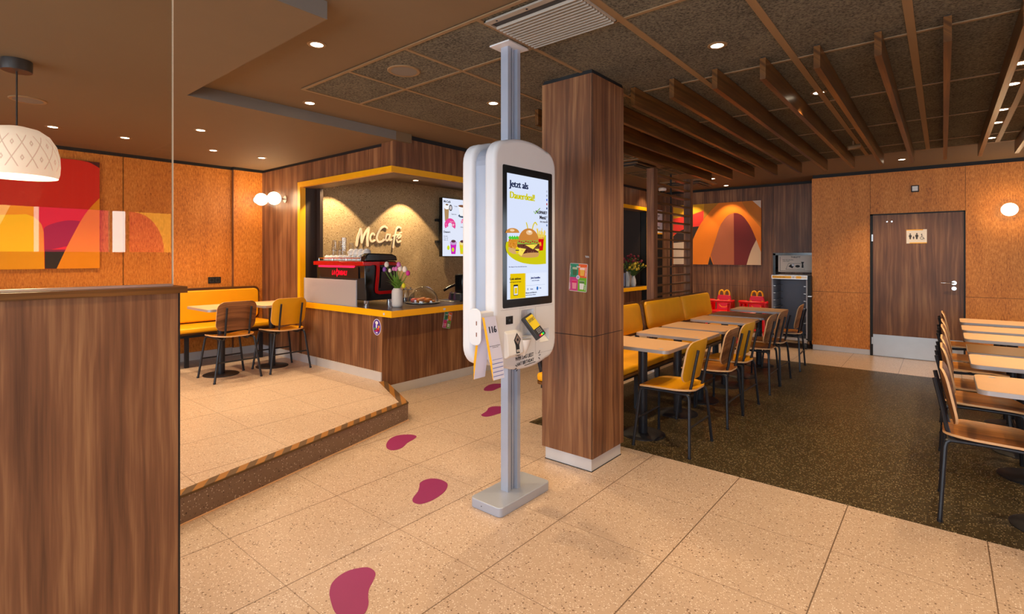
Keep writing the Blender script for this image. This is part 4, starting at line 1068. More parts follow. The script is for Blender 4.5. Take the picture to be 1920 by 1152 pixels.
# grinder corner by the kiosk
gx, gy = atz(866, 566, TOPZ)[:2]
gx -= 0.12
g = empty('coffee_grinder', (gx, gy + 0.12, TOPZ)); tag(g, 'tall black coffee grinder partly hidden by the kiosk', 'grinder')
B(-0.07, 0.07, -0.06, 0.10, 0.10, 0.33).build('body', M['blackgloss'], g, bevel=0.01)
B(-0.10, 0.10, -0.12, 0.12, 0.001, 0.10).build('base_block', M['dkgrey'], g, bevel=0.01)
MB().tube([(-0.05, -0.06, 0.20), (-0.09, -0.13, 0.17), (-0.12, -0.20, 0.13)], 0.016, 10).build('handle', M['blackgloss'], g, True)
t = empty('steel_tray', (gx - 0.02, gy - 0.03, TOPZ)); tag(t, 'steel drip tray on the worktop beside the coffee grinder', 'tray')
B(-0.14, 0.12, -0.10, 0.02, 0.001, 0.012).build('rim', M['steel'], t, bevel=0.004)
B(-0.13, 0.11, -0.09, 0.01, 0.012, 0.014).build('mat', M['dkgrey'], t)
for k, (u, lab) in enumerate(((849, 'plum coloured paper cup cone beside the steel tray'), (857.5, 'plum coloured paper cup cone next to the grinder'))):
    x, y, z = aty(u, 556, gy + 0.02)
    o = MB().lathe([(0.034, 0.0), (0.033, 0.03), (0.018, 0.09), (0.0, 0.10)], seg=14).build('paper_cone', M['plum'], None, True, loc=(x - 0.03, gy + 0.02, TOPZ + 0.015))
    tag(o, lab, 'cup', 'plum cones on the counter')

# McCafe letters on the speckled wall --------------------------------------
XB = -6.15
fw_ = Face((XB, 0, 0), (0, 1, 0), (0, 0, 1), (1, 0, 0))
def c7(u, v): 
    q = atx(560 + u / 5.236, 380 + v / 5.236, XB + 0.02); return (q[1], q[2])
strokes = {
 'M': [(0.026, [(570, 420), (578, 360), (597, 305), (612, 262)]), (0.022, [(612, 262), (618, 300), (618, 350), (620, 392)]), (0.022, [(620, 392), (640, 330), (665, 280), (690, 248)]), (0.026, [(690, 248), (682, 300), (676, 360), (678, 422)])],
 'c': [(0.020, [(745, 318), (730, 302), (708, 325), (704, 362), (722, 383), (748, 370)])],
 'C': [(0.022, [(868, 250), (845, 234), (812, 250), (780, 300), (768, 350), (785, 385), (815, 382), (840, 365)])],
 'a': [(0.019, [(895, 318), (870, 312), (856, 345), (862, 372), (880, 365), (895, 325)]), (0.019, [(898, 315), (892, 350), (900, 372), (915, 362)])],
 'f': [(0.021, [(1002, 250), (980, 240), (960, 262), (945, 320), (935, 380), (927, 440)]), (0.016, [(930, 330), (955, 318), (980, 312)])],
 'e': [(0.019, [(965, 355), (990, 345), (1005, 325), (990, 315), (970, 335), (962, 365), (975, 390), (1002, 378)]), (0.013, [(990, 300), (1012, 292)])],
}
r = empty('cafe_sign'); tag(r, 'cream script letters reading McCaf\u00e9 on the speckled cafe wall', 'sign')
for ch, sts in strokes.items():
    fw_.ribbon([(w_ * 1.3, [c7(*p) for p in st]) for w_, st in sts], 0.03, 'letter_' + ch.lower() if ch != 'M' and ch != 'C' else 'capital_' + ch.lower(), M['letter'], r, lay=1, th=0.012, gap=0.010)

# menu screen on the wall ---------------------------------------------------
XT = -6.02
a0, a1, b0, b1 = 5.525, 6.095, 1.447, 2.375
r = empty('menu_screen'); tag(r, 'bright upright menu screen on the cafe wall beside the kiosk', 'screen')
B(XT - 0.07, XT, a0, a1, b0, b1).build('housing', M['blackgloss'], r, bevel=0.004)
B(XB + 0.001, XT - 0.07, a0 + 0.05, a0 + 0.10, 1.62, 2.1).box(XB + 0.001, XT - 0.07, a0 - 0.04, a0 + 0.10, 1.66, 1.70).box(XB + 0.001, XT - 0.07, a0 - 0.04, a0 + 0.1, 2.0, 2.04).build('wall_bracket', M['black'], r)
f = Face((XT, a0, b0), (0, 1, 0), (0, 0, 1), (1, 0, 0)); Wd = a1 - a0; Hd = b1 - b0
f.rect(0.008, Wd - 0.008, 0.008, Hd - 0.008, 'display', E_(226, 232, 250, 1.0), r)
f.text('McCaf\u00e9', 0.03, Hd - 0.075, 0.035, 'heading', E_(40, 44, 50), r, bold=0.001)
f.text('Dessert', 0.03, 0.375, 0.032, 'heading', E_(40, 44, 50), r, bold=0.001)
# iced coffee
f.poly([(0.06, 0.56), (0.13, 0.56), (0.145, 0.76), (0.045, 0.76)], 'iced_coffee', E_(176, 138, 92), r, 2)
f.ell(0.095, 0.79, 0.06, 0.045, 'cream_top', E_(246, 246, 246), r, 3); f.ell(0.10, 0.82, 0.03, 0.012, 'sprinkles', E_(120, 90, 60), r, 4)
f.ell(0.18, 0.775, 0.035, 0.05, 'badge', E_(40, 34, 44), r, 4); f.ell(0.18, 0.775, 0.022, 0.033, 'badge', E_(210, 200, 200), r, 5)
f.text('Frapp\u00e9', 0.26, 0.80, 0.018, 'line', E_(70, 74, 90), r); f.text('Cappuccino', 0.19, 0.67, 0.018, 'line', E_(70, 74, 90), r); f.text('Kaffee', 0.40, 0.47, 0.018, 'line', E_(70, 74, 90), r)
f.ell(0.45, 0.66, 0.10, 0.03, 'saucer', E_(70, 90, 110), r, 2); f.poly([(0.39, 0.66), (0.51, 0.66), (0.55, 0.82), (0.35, 0.82)], 'cup', E_(244, 244, 246), r, 3); f.ell(0.45, 0.82, 0.10, 0.02, 'coffee', E_(130, 80, 50), r, 4)
def donut(cx_, cy_, s_, k):
    ring = [(cx_ + s_ * math.cos(R(a)), cy_ + s_ * 0.9 * math.sin(R(a))) for a in range(-30, 215, 12)] + [(cx_ + s_ * 0.36 * math.cos(R(a)), cy_ + s_ * 0.32 * math.sin(R(a))) for a in range(210, -35, -12)]
    f.poly(ring, 'donut_icing', E_(232, 70, 150), r, k)
    for q in range(14):
        a = R(random.uniform(-20, 200)); rr = s_ * random.uniform(0.5, 0.9); f.ell(cx_ + rr * math.cos(a), cy_ + rr * 0.9 * math.sin(a), 0.007, 0.005, 'sprinkle', E_(250, 240, 230), r, k + 1, n=8)
donut(0.17, 0.50, 0.12, 3); donut(0.47, 0.56, 0.06, 3)
f.text('Smoothie', 0.03, 0.315, 0.016, 'line', E_(90, 94, 110), r); f.text('Donut  2,49', 0.03, 0.285, 0.014, 'line', E_(90, 94, 110), r); f.text('Muffin  2,79', 0.03, 0.255, 0.014, 'line', E_(90, 94, 110), r)
for cx_, cc, tc in ((0.24, (206, 40, 180), (200, 160, 210)), (0.44, (230, 200, 40), (240, 220, 140))):
    f.poly([(cx_ - 0.045, 0.04), (cx_ + 0.045, 0.04), (cx_ + 0.065, 0.20), (cx_ - 0.065, 0.20)], 'dessert_cup', E_(*cc), r, 3)
    f.ell(cx_, 0.22, 0.075, 0.035, 'dessert_top', E_(*tc), r, 4); f.ell(cx_, 0.245, 0.05, 0.022, 'crumbs', E_(90, 50, 60), r, 5); f.ell(cx_ - 0.01, 0.11, 0.026, 0.034, 'badge', E_(206, 220, 30), r, 5)
f.ell(0.13, 0.14, 0.028, 0.036, 'badge', E_(206, 220, 30), r, 5)

# far end of the serving area ------------------------------------------------
def far(u, v, y): return aty(u, v, y)
x, y, z = atx(1188, 540, -4.42)
v = empty('flower_vase', (x, y, TOPZ + 0.001)); tag(v, 'small slim white vase on the far end of the counter by the books', 'vase')
MB().lathe([(0, 0), (0.035, 0), (0.045, 0.05), (0.040, 0.12), (0.022, 0.18), (0.025, 0.20), (0.015, 0.20)], seg=18).build('vase_body', M['ceramic'], v, True)
m = MB(); m2 = MB(); m3 = MB(); m4 = MB()
for i in range(70):
    a = random.uniform(0, 6.28); e_ = random.uniform(0.1, 1.2); L = random.uniform(0.16, 0.40); tip = Vector((math.cos(a) * math.sin(e_) * L * 0.8, math.sin(a) * math.sin(e_) * L * 0.8, 0.19 + L * math.cos(e_) * 0.9 + 0.04))
    m.tube([(0, 0, 0.17), tuple(tip * 0.5 + Vector((0, 0, 0.09))), tuple(tip)], 0.0025, 5)
    (m2 if tip.z > 0.44 else m3).sphere(tuple(tip), random.uniform(0.016, 0.030), 8)
    m4.sphere(tuple(tip * 0.8 + Vector((0.01, 0, 0.05))), 0.016, 6, (1.4, 1.0, 0.6))
b = empty('flower_bouquet', (x, y, TOPZ)); tag(b, 'bouquet of maroon and yellow dried flowers in the slim white vase', 'flowers')
m.build('stems', M['green2'], b); m2.build('maroon_blossom', M['dryred'], b, True)
m3.build('yellow_blossom', M['dryyel'], b, True); m4.build('foliage', M['green2'], b, True)
for k, (dx2, cc, hh) in enumerate(((0, (196, 190, 200), 0.26), (0.042, (150, 140, 170), 0.25), (0.084, (206, 170, 140), 0.25), (0.126, (170, 168, 190), 0.24), (0.185, (224, 222, 220), 0.27))):
    o = MB().box(-0.018, 0.018, -0.08, 0.08, 0, hh).build('menu_folder', P_(*cc), None, loc=(x - 0.27 + dx2, y - 0.02, TOPZ + 0.001)); o.rotation_euler = (0, 0, 0)
    tag(o, 'upright %s folder on the far counter end, %s in the line before the vase' % (('pale grey', 'mauve', 'tan', 'lilac grey', 'white')[k], ORD[k]), 'folder', 'folders by the slim vase')
cb = empty('kitchen_cabinet'); tag(cb, 'dark tall kitchen cabinet with steel edge inside the serving area', 'cabinet')
B(-5.95, -5.55, 9.3, 9.85, 0.0, 2.0).build('body', M['blacksteel'], cb); B(-5.549, -5.52, 9.29, 9.31, 0.9, 2.0).box(-5.95, -5.52, 9.28, 9.3, 1.98, 2.0).build('edge_profile', M['steel'], cb)
B(-5.9, -5.6, 9.275, 9.3, 1.0, 1.5).build('door', M['dkgrey'], cb)
# kitchen notice beyond the opening
f = Face((FX - 0.011, 9.40, 1.885), (0, 1, 0), (0, 0, 1), (1, 0, 0))
r = empty('price_board'); tag(r, 'white notice board with orange foot on the wall behind the lattice', 'sign')
f.rect(0, 0.38, 0, 0.47, 'board', M['paper'], r, 1, 0.008); f.rect(0, 0.38, 0.0, 0.025, 'orange_foot', M['yellow'], r, 14); f.text('Burger', 0.06, 0.34, 0.05, 'writing', M['inkblack'], r, 14); f.text('Menus', 0.06, 0.12, 0.05, 'writing', M['inkblack'], r, 14)

# ================================================================ ORDERING KIOSK
KX0, KX1 = -1.95, -1.87
KY0, KY1 = 2.100, 2.682
kc = (KY0 + KY1) / 2
def shell_outline(grow=0.0):
    w = (KY1 - KY0) / 2 + grow; out = []
    def arc(y): return 0.075 * (abs(y) / w) ** 2.2
    zc = 1.462; hh = 0.668 + grow
    pts = []
    r_ = 0.10
    ztop = lambda y: zc + hh - arc(y)
    n = 14
    top = [(-w + r_ + (2 * w - 2 * r_) * k / n) for k in range(n + 1)]
    for y in top: pts.append((y, ztop(y)))
    zr = ztop(w - r_)
    for k in range(1, 7):
        a = R(90 - 15 * k); pts.append((w - r_ + r_ * math.cos(a), zr - r_ * 1.15 + r_ * 1.15 * math.sin(a)))
    m_ = [(y, 2 * zc - z) for y, z in reversed(pts[n + 1:])]
    pts += m_
    for y in reversed(top): pts.append((y, 2 * zc - ztop(y)))
    left = [(-y, z) for y, z in pts[n + 1:n + 7]]
    pts += [(y, 2 * zc - z) for y, z in left]
    pts += [(y, z) for y, z in reversed(left)]
    return [(kc + y, z) for y, z in pts]
r = empty('ordering_kiosk'); tag(r, 'white double sided touch screen ordering kiosk on a silver floor to ceiling post', 'kiosk')
so = shell_outline()
sf = MB().prism([(KX0, y, z) for y, z in so], (KX1 - KX0, 0, 0)).build('front_housing', M['white'], r, bevel=0.022, seg=4)
MB().prism([(-2.125, y, z) for y, z in so], (0.085, 0, 0)).build('back_housing', M['white'], r, bevel=0.022, seg=4)
si = [(kc + (y - kc) * 0.90, 1.462 + (z - 1.462) * 0.955) for y, z in so]
MB().prism([(-2.045, y, z) for y, z in si], (0.10, 0, 0)).build('core_panel', M['silver'], r)
# post and foot
m = MB().box(-2.032, -1.977, 2.338, 2.366, 0.052, CZ - 0.012).box(-2.032, -1.966, 2.412, 2.440, 0.052, CZ - 0.012).box(-2.026, -1.992, 2.366, 2.412, 0.052, CZ - 0.012).box(-1.992, -1.984, 2.384, 2.394, 0.052, CZ - 0.012)
m.build('post', M['silver'], r)
B(-2.075, -1.925, 2.285, 2.470, CZ - 0.014, CZ - 0.006).build('ceiling_plate', M['white'], r)
MB().prism([(-1.995 + a, 2.392 + b, 0.0) for a, b in rrect(0.236, 0.475, 0.03)], (0, 0, 0.053)).build('foot_plate', M['silver'], r, bevel=0.004)
MB().cyl((-2.02, 2.1535, 0.026), 0.003, 0.003, 8, 'y').build('screw', M['black'], r)
f = Face((KX1, 0, 0), (0, 1, 0), (0, 0, 1), (1, 0, 0))
bz = [(2.4 + a, 1.561 + b) for a, b in rrect(0.470, 0.80, 0.010, 3)]
f.poly(bz, 'screen_bezel', M['blackgloss'], r, 1)
sc = empty('screen'); sc.parent = r
S0, S1, T0, T1 = 2.201, 2.592, 1.208, 1.917
f.rect(S0, S1, T0, T1, 'display', E_(218, 228, 252, 1.0), sc, 3)
nv = E_(24, 32, 70); yl = E_(206, 200, 0)
f.text('Jetzt als', S0 + 0.022, 1.842, 0.040, 'headline', nv, sc, 4, sx=0.98, heavy=0.0024)
f.text('Dauerdeal!', S0 + 0.022, 1.778, 0.040, 'headline', yl, sc, 4, sx=0.95, heavy=0.0026)
def yz(u, v):   # photo pixel on the screen -> (y,z)
    q = atx(u, v, KX1 + 0.003); return (q[1], q[2])
def z8(x, y):   # zoomed crop 4 (940,440)-(1035,580)
    return yz(940 + x / 8.23, 440 + y / 8.23)
# lime table the food stands on
f.poly([(v.x, v.y) for v in smooth_open([Vector((*z8(*p), 0)) for p in ((75, 120), (68, 200), (95, 290), (175, 370), (300, 430), (430, 456), (560, 462), (688, 452))], 4)] + [z8(688, 10), z8(560, -10), z8(250, 30)], 'lime_ground', E_(208, 200, 20), sc, 4)
# fries box
f.poly([z8(560, 50), z8(655, 40), z8(640, 245), z8(585, 250)], 'fries_box', E_(214, 14, 20), sc, 5)
m = MB()
for q in range(17):
    x0 = 565 + q * 5.2; a = (q - 8) * 3.2; yb = 70
    p0, p1 = z8(x0, yb), z8(x0 + a + random.uniform(-16, 16), -60 + random.uniform(-45, 40)); d = Vector((p1[0] - p0[0], p1[1] - p0[1])).normalized(); qv = Vector((-d.y, d.x)) * 0.0032
    m.prism([f.p(p0[0] - qv.x, p0[1] - qv.y, 0.0007 * (5 + (q % 3) * 0.3)), f.p(p1[0] - qv.x, p1[1] - qv.y, 0.0007 * (5 + (q % 3) * 0.3)), f.p(p1[0] + qv.x, p1[1] + qv.y, 0.0007 * (5 + (q % 3) * 0.3)), f.p(p0[0] + qv.x, p0[1] + qv.y, 0.0007 * (5 + (q % 3) * 0.3))], f.n * 0.0003)
m.build('fries', E_(238, 206, 96), sc)
f.ribbon([[z8(575, 180), z8(583, 120), z8(592, 175), z8(602, 118), z8(610, 172)]], 0.004, 'fries_logo', E_(250, 190, 20), sc, lay=6)
f.ribbon([[z8(415, -30), z8(398, -130), z8(385, -180)]], 0.008, 'cup_arch', E_(220, 200, 40), sc, lay=5); f.ribbon([[z8(470, -40), z8(490, -140), z8(520, -185), z8(548, -150)]], 0.008, 'cup_arch', E_(220, 200, 40), sc, lay=5)
f.poly([z8(410, -160), z8(560, -160), z8(545, 60), z8(425, 60)], 'drink_cup', E_(224, 228, 240), sc, 4)
# left burger
def bun_top(cx_, cy_, w_, h_, nm, colr, lay):
    f.poly([z8(cx_ + w_ * math.cos(R(a)), cy_ - h_ * math.sin(R(a))) for a in range(0, 181, 12)], nm, colr, sc, lay)
bun_top(170, -25, 105, 75, 'bun', E_(206, 140, 66), 5)
f.ell(*z8(165, -65), 0.020, 0.007, 'bun_gloss', E_(244, 206, 160), sc, 6)
m = [z8(95 + 18 * k, 25 + (18 if k % 2 else -10)) for k in range(10)] + [z8(275 - 20 * k, 70 + (15 if k % 2 else -8)) for k in range(9)]
f.poly(m, 'lettuce', E_(80, 200, 50), sc, 6)
f.poly([z8(110, 70), z8(260, 70), z8(262, 215), z8(190, 225), z8(105, 185)], 'chicken_patty', E_(216, 140, 40), sc, 6)
for q in range(18):
    f.ell(*z8(random.uniform(120, 250), random.uniform(90, 200)), 0.0045, 0.004, 'crumb', E_(*random.choice(((236, 176, 70), (190, 104, 26), (230, 150, 60)))), sc, 7, n=8)
f.poly([z8(105, 195), z8(262, 225), z8(262, 300), z8(180, 300), z8(112, 262)], 'lower_bun', E_(214, 168, 110), sc, 6)
# front burger
bun_top(415, 95, 155, 190, 'bun', E_(204, 132, 58), 8)
f.ell(*z8(425, -30), 0.030, 0.014, 'bun_gloss', E_(240, 196, 146), sc, 9); f.ell(*z8(430, -45), 0.014, 0.006, 'bun_gloss', E_(250, 232, 210), sc, 10)
f.poly([z8(245, 95), z8(560, 90), z8(575, 150), z8(240, 150)], 'pickles', E_(150, 170, 60), sc, 8)
for q in range(9): f.ell(*z8(270 + q * 34, 108 + (q % 3) * 8), 0.008, 0.004, 'sauce', E_(190, 24, 40), sc, 9, n=10)
f.poly([z8(238, 150), z8(580, 145), z8(585, 225), z8(240, 225)], 'beef_patty', E_(104, 58, 44), sc, 9)
f.poly([z8(360, 160), z8(550, 150), z8(480, 228)], 'cheese', E_(248, 222, 80), sc, 10)
f.poly([z8(245, 215), z8(575, 212), z8(560, 300), z8(270, 300)], 'beef_patty', E_(92, 48, 36), sc, 9)
f.poly([z8(232, 200), z8(372, 222), z8(300, 335), z8(258, 300)], 'cheese', E_(250, 226, 90), sc, 10)
f.poly([z8(500, 222), z8(575, 222), z8(560, 262)], 'cheese', E_(250, 226, 90), sc, 10)
for q in range(26): f.ell(*z8(random.uniform(260, 560), random.choice((random.uniform(165, 215), random.uniform(240, 285)))), 0.0035, 0.003, 'sear_mark', E_(*random.choice(((150, 100, 84), (66, 30, 24)))), sc, 10 if q < 13 else 9.6, n=8)
f.poly([(v.x, v.y) for v in smooth_open([Vector((*z8(*p), 0)) for p in ((258, 290), (300, 302), (420, 282), (560, 280), (570, 310), (545, 345), (420, 358), (300, 345), (262, 315))], 3)], 'lower_bun', E_(208, 156, 90), sc, 9.3)
f.ell(*z8(235, 243), 0.0150, 0.020, 'badge', E_(236, 206, 20), sc, 11); f.rect(z8(208, 243)[0], z8(262, 243)[0], z8(208, 250)[1], z8(208, 236)[1], 'badge_line', nv, sc, 12)
# slogan
f.text('McSMART', 2.464, 1.706, 0.020, 'slogan', E_(50, 44, 50), sc, 4, sx=0.94, heavy=0.0010)
f.ribbon([[yz(1001, 397), yz(1003, 401), yz(1012, 391)]], 0.005, 'tick_mark', E_(120, 170, 40), sc, lay=6, smooth=False)
f.text('Men\u00fc', 2.502, 1.676, 0.021, 'slogan', E_(50, 44, 50), sc, 4, bold=0.0008)
f.text('isst smarter', 2.506, 1.655, 0.012, 'slogan', E_(70, 64, 70), sc, 4, shear=0.3)
for k, cc in enumerate(((180, 186, 206), (150, 156, 176), (40, 90, 220), (190, 40, 30), (30, 50, 110), (170, 176, 196), (160, 166, 186), (170, 176, 196), (90, 120, 170))):
    f.rect(2.572, 2.582, 1.842 - 0.026 * k, 1.854 - 0.026 * k, 'language_flag', E_(*cc), sc, 4)
f.text('Nur solange der Vorrat reicht. Alle Preise in Euro.', S0 + 0.015, 1.388, 0.0058, 'small_print', E_(110, 116, 150), sc, 4)
f.rect(z8(137, 600)[0], z8(376, 600)[0], T0 + 0.001, 1.352, 'coupon_field', E_(232, 196, 10), sc, 4)
f.text('Code einl\u00f6sen', 2.272, 1.317, 0.0125, 'coupon_title', E_(60, 44, 20), sc, 5, align='CENTER', bold=0.0004); f.text('aus der App oder vom Coupon', 2.272, 1.302, 0.0058, 'coupon_line', E_(90, 70, 20), sc, 5, align='CENTER')
f.poly([(2.276 + a, 1.258 + b) for a, b in rrect(0.040, 0.062, 0.004, 2)], 'phone_picture', E_(30, 30, 40), sc, 5)
f.rect(2.259, 2.293, 1.231, 1.280, 'phone_display', E_(230, 232, 240), sc, 6); f.rect(2.263, 2.289, 1.238, 1.272, 'phone_field', E_(236, 200, 20), sc, 7)
f.rect(2.362, 2.575, 1.213, 1.352, 'order_field', E_(228, 236, 254), sc, 4)
f.text('Jetzt bestellen', 2.462, 1.318, 0.0115, 'order_title', E_(30, 44, 110), sc, 5, align='CENTER', bold=0.0004); f.text('und vor Ort bezahlen', 2.462, 1.304, 0.006, 'order_line', E_(70, 84, 140), sc, 5, align='CENTER')
f.rect(2.37, 2.555, 1.2785, 1.2795, 'divider', E_(150, 160, 200), sc, 5)
f.ell(2.387, 1.258, 0.006, 0.007, 'round_symbol', E_(150, 166, 206), sc, 5); f.ell(2.480, 1.259, 0.009, 0.011, 'round_symbol', E_(40, 110, 190), sc, 5)
f.text('Punkte', 2.41, 1.254, 0.007, 'order_line', E_(70, 84, 140), sc, 5); f.text('Hilfe', 2.50, 1.256, 0.007, 'order_line', E_(110, 124, 170), sc, 5)
f.text('Allergene und N\u00e4hrwerte', 2.365, 1.233, 0.0075, 'order_line', E_(40, 44, 70), sc, 5); f.text('finden Sie auf unserer Webseite', 2.365, 1.221, 0.0055, 'order_line', E_(90, 94, 130), sc, 5)
# panel joints of the lower front
m = MB()
for a0_, a1_, b0_, b1_ in ((2.15, 2.64, 1.150, 1.1515), (2.318, 2.3195, 0.88, 1.15), (2.465, 2.4665, 0.87, 1.15), (2.465, 2.64, 0.868, 0.8695)):
    m.prism([f.p(a0_, b0_, 0), f.p(a1_, b0_, 0), f.p(a1_, b1_, 0), f.p(a0_, b1_, 0)], f.n * 0.0006)
m.build('panel_joint', M['tedge'], r)
f.rect(2.193, 2.252, 1.070, 1.114, 'scanner_window', M['blackgloss'], r, 1, 0.002); f.ell(2.222, 1.092, 0.010, 0.008, 'scanner_eye', M['dkgrey'], r, 5)
# shallow recesses are drawn as darker trays with a raised rim
def tray(a0_, a1_, b0_, b1_, nm):
    m = MB()
    t = 0.004
    for q in ((a0_, a1_, b1_, b1_ + t), (a0_ - t, a0_, b0_, b1_ + t), (a1_, a1_ + t, b0_, b1_ + t)):
        m.prism([f.p(q[0], q[2]), f.p(q[1], q[2]), f.p(q[1], q[3]), f.p(q[0], q[3])], f.n * 0.005)
    return m.build(nm, M['white2'], r)
def cut_box(y0, y1, z0, z1, depth):
    c = MB().box(KX1 - depth, KX1 + 0.05, y0, y1, z0, z1); me = bpy.data.meshes.new('cutter'); me.from_pydata(c.v, [], c.f)
    o = bpy.data.objects.new('cutter', me); COL.objects.link(o); return o
cutters = [cut_box(2.329, 2.447, 0.980, 1.140, 0.05), cut_box(2.508, 2.602, 0.930, 1.010, 0.04)]
for c in cutters:
    b = sf.modifiers.new('cut', 'BOOLEAN'); b.operation = 'DIFFERENCE'; b.object = c; b.solver = 'EXACT'
bpy.context.view_layer.update(); dg = bpy.context.evaluated_depsgraph_get()
me = bpy.data.meshes.new_from_object(sf.evaluated_get(dg)); sf.modifiers.clear(); sf.data = me
for c in cutters: bpy.data.objects.remove(c)
MB().prism([(KX1 - 0.038, 2.51, 0.932), (KX1 - 0.038, 2.60, 0.932), (KX1 - 0.001, 2.60, 0.932), (KX1 - 0.001, 2.51, 0.932)], (0, 0, 0.001)).add([(KX1 - 0.036, 2.51, 0.975), (KX1 - 0.036, 2.60, 0.975), (KX1 + 0.002, 2.60, 0.931), (KX1 + 0.002, 2.51, 0.931)], [(0, 1, 2, 3)]).build('receipt_slot', M['white2'], r)
# bowl shaped reader holder
MB().lathe([(0.0, -0.10), (0.010, -0.095), (0.030, -0.05), (0.046, 0.0), (0.040, 0.0)], (KX1 + 0.004, 2.345, 0.972), 20).build('reader_holder', M['white2'], r, True)
# scanner hood below
MB().prism([(KX1 - 0.002, 2.178, 0.882), (KX1 + 0.012, 2.178, 0.882), (KX1 + 0.035, 2.178, 0.90), (KX1 + 0.022, 2.178, 1.02), (KX1 - 0.002, 2.178, 1.035)], (0, 0.135, 0)).build('code_scanner_hood', M['white2'], r, bevel=0.006, seg=3)
h = Face((KX1 + 0.0215, 0, 1.02), (0, 1, 0), Vector((-0.013, 0, 0.12)).normalized(), Vector((0.12, 0, 0.013)).normalized())
def hb(y, z): return (y, (z - 1.02))
h.poly([hb(2.243, 0.905), hb(2.275, 0.905), hb(2.275, 0.95), hb(2.292, 0.98), hb(2.262, 1.018), hb(2.232, 0.98), hb(2.243, 0.95)], 'scan_symbol', M['inkblack'], r, 1)
h.poly([hb(2.262, 1.008), hb(2.284, 0.98), hb(2.262, 0.953), hb(2.240, 0.98)], 'scan_symbol', P_(150, 130, 120), r, 3)
h.rect(2.255, 2.269, -0.047, -0.033, 'scan_symbol', M['inkblack'], r, 5)
h.rect(2.249, 2.257, -0.108, -0.094, 'scan_symbol', M['sign'], r, 3); h.rect(2.262, 2.270, -0.108, -0.094, 'scan_symbol', M['sign'], r, 3)
h.text('Coupon', 2.235, -0.130, 0.009, 'scan_writing', M['greyink'], r, 1); h.text('hier scannen', 2.232, -0.143, 0.007, 'scan_writing', M['greyink'], r, 1)
# handwriting along the lower edge
f.text('WER DAS LIEST', 2.276, 0.853, 0.023, 'handwriting', M['inkblack'], r, 1, sx=0.78, rot=R(2))
f.text('HAT BIRTHDAY', 2.290, 0.821, 0.021, 'handwriting', M['inkblack'], r, 1, sx=0.78, rot=R(3))
f.ribbon([[(2.360, 0.816), (2.462, 0.822)], [(2.496, 0.868), (2.508, 0.882)], [(2.500, 0.855), (2.514, 0.856)], [(2.496, 0.842), (2.506, 0.832)], [(2.288, 0.822), (2.276, 0.830)], [(2.286, 0.812), (2.270, 0.808)], [(2.292, 0.804), (2.284, 0.796)]], 0.0035, 'pen_strokes', M['inkblack'], r, lay=1, smooth=False)
# card terminal (lies on the holder)
t = empty('card_terminal'); tag(t, 'black card payment terminal with coloured keys leaning out of the kiosk front', 'card reader')
tz = Vector((0.105, 0.145, -0.150)).normalized()  # down the long side
cxr = Vector((0, 0, 0)); 
t0 = Vector((KX1 + 0.004, 2.352, 1.098)); dn = Vector((0.085, 0.045, -0.128)).normalized(); ac = Vector((-0.05, 1.0, 0.05)); ac = (ac - dn * ac.dot(dn)).normalized(); nn = ac.cross(dn); nn = -nn if nn.x < 0 else nn
L_, W_ = 0.150, 0.092
c_ = [t0 - ac * W_ / 2, t0 + ac * W_ / 2, t0 + dn * L_ + ac * W_ / 2, t0 + dn * L_ - ac * W_ / 2]
MB().prism(c_, nn * 0.028).build('case', M['dkgrey'], t, bevel=0.005)
T = Face(t0 + nn * 0.028, ac, -dn, nn)
T.rect(-0.040, 0.040, -0.092, -0.012, 'paper_note', M['note'], t, 1, 0.0015)
T.text('DEFEKT', 0.0, -0.045, 0.018, 'handwriting', M['greyink'], t, 3, align='CENTER', sx=0.85)
for i in range(3):
    for j in range(3): T.rect(-0.020 + 0.017 * j, -0.009 + 0.017 * j, -0.105 - 0.010 * i, -0.098 - 0.010 * i, 'key', P_(150, 150, 156), t, 1, 0.001)
for j, cc in enumerate(((255, 40, 80), (240, 220, 30), (30, 220, 110))): T.rect(-0.024 + 0.018 * j, -0.010 + 0.018 * j, -0.144, -0.134, 'key', E_(*cc, 1.2), t, 1, 0.001)
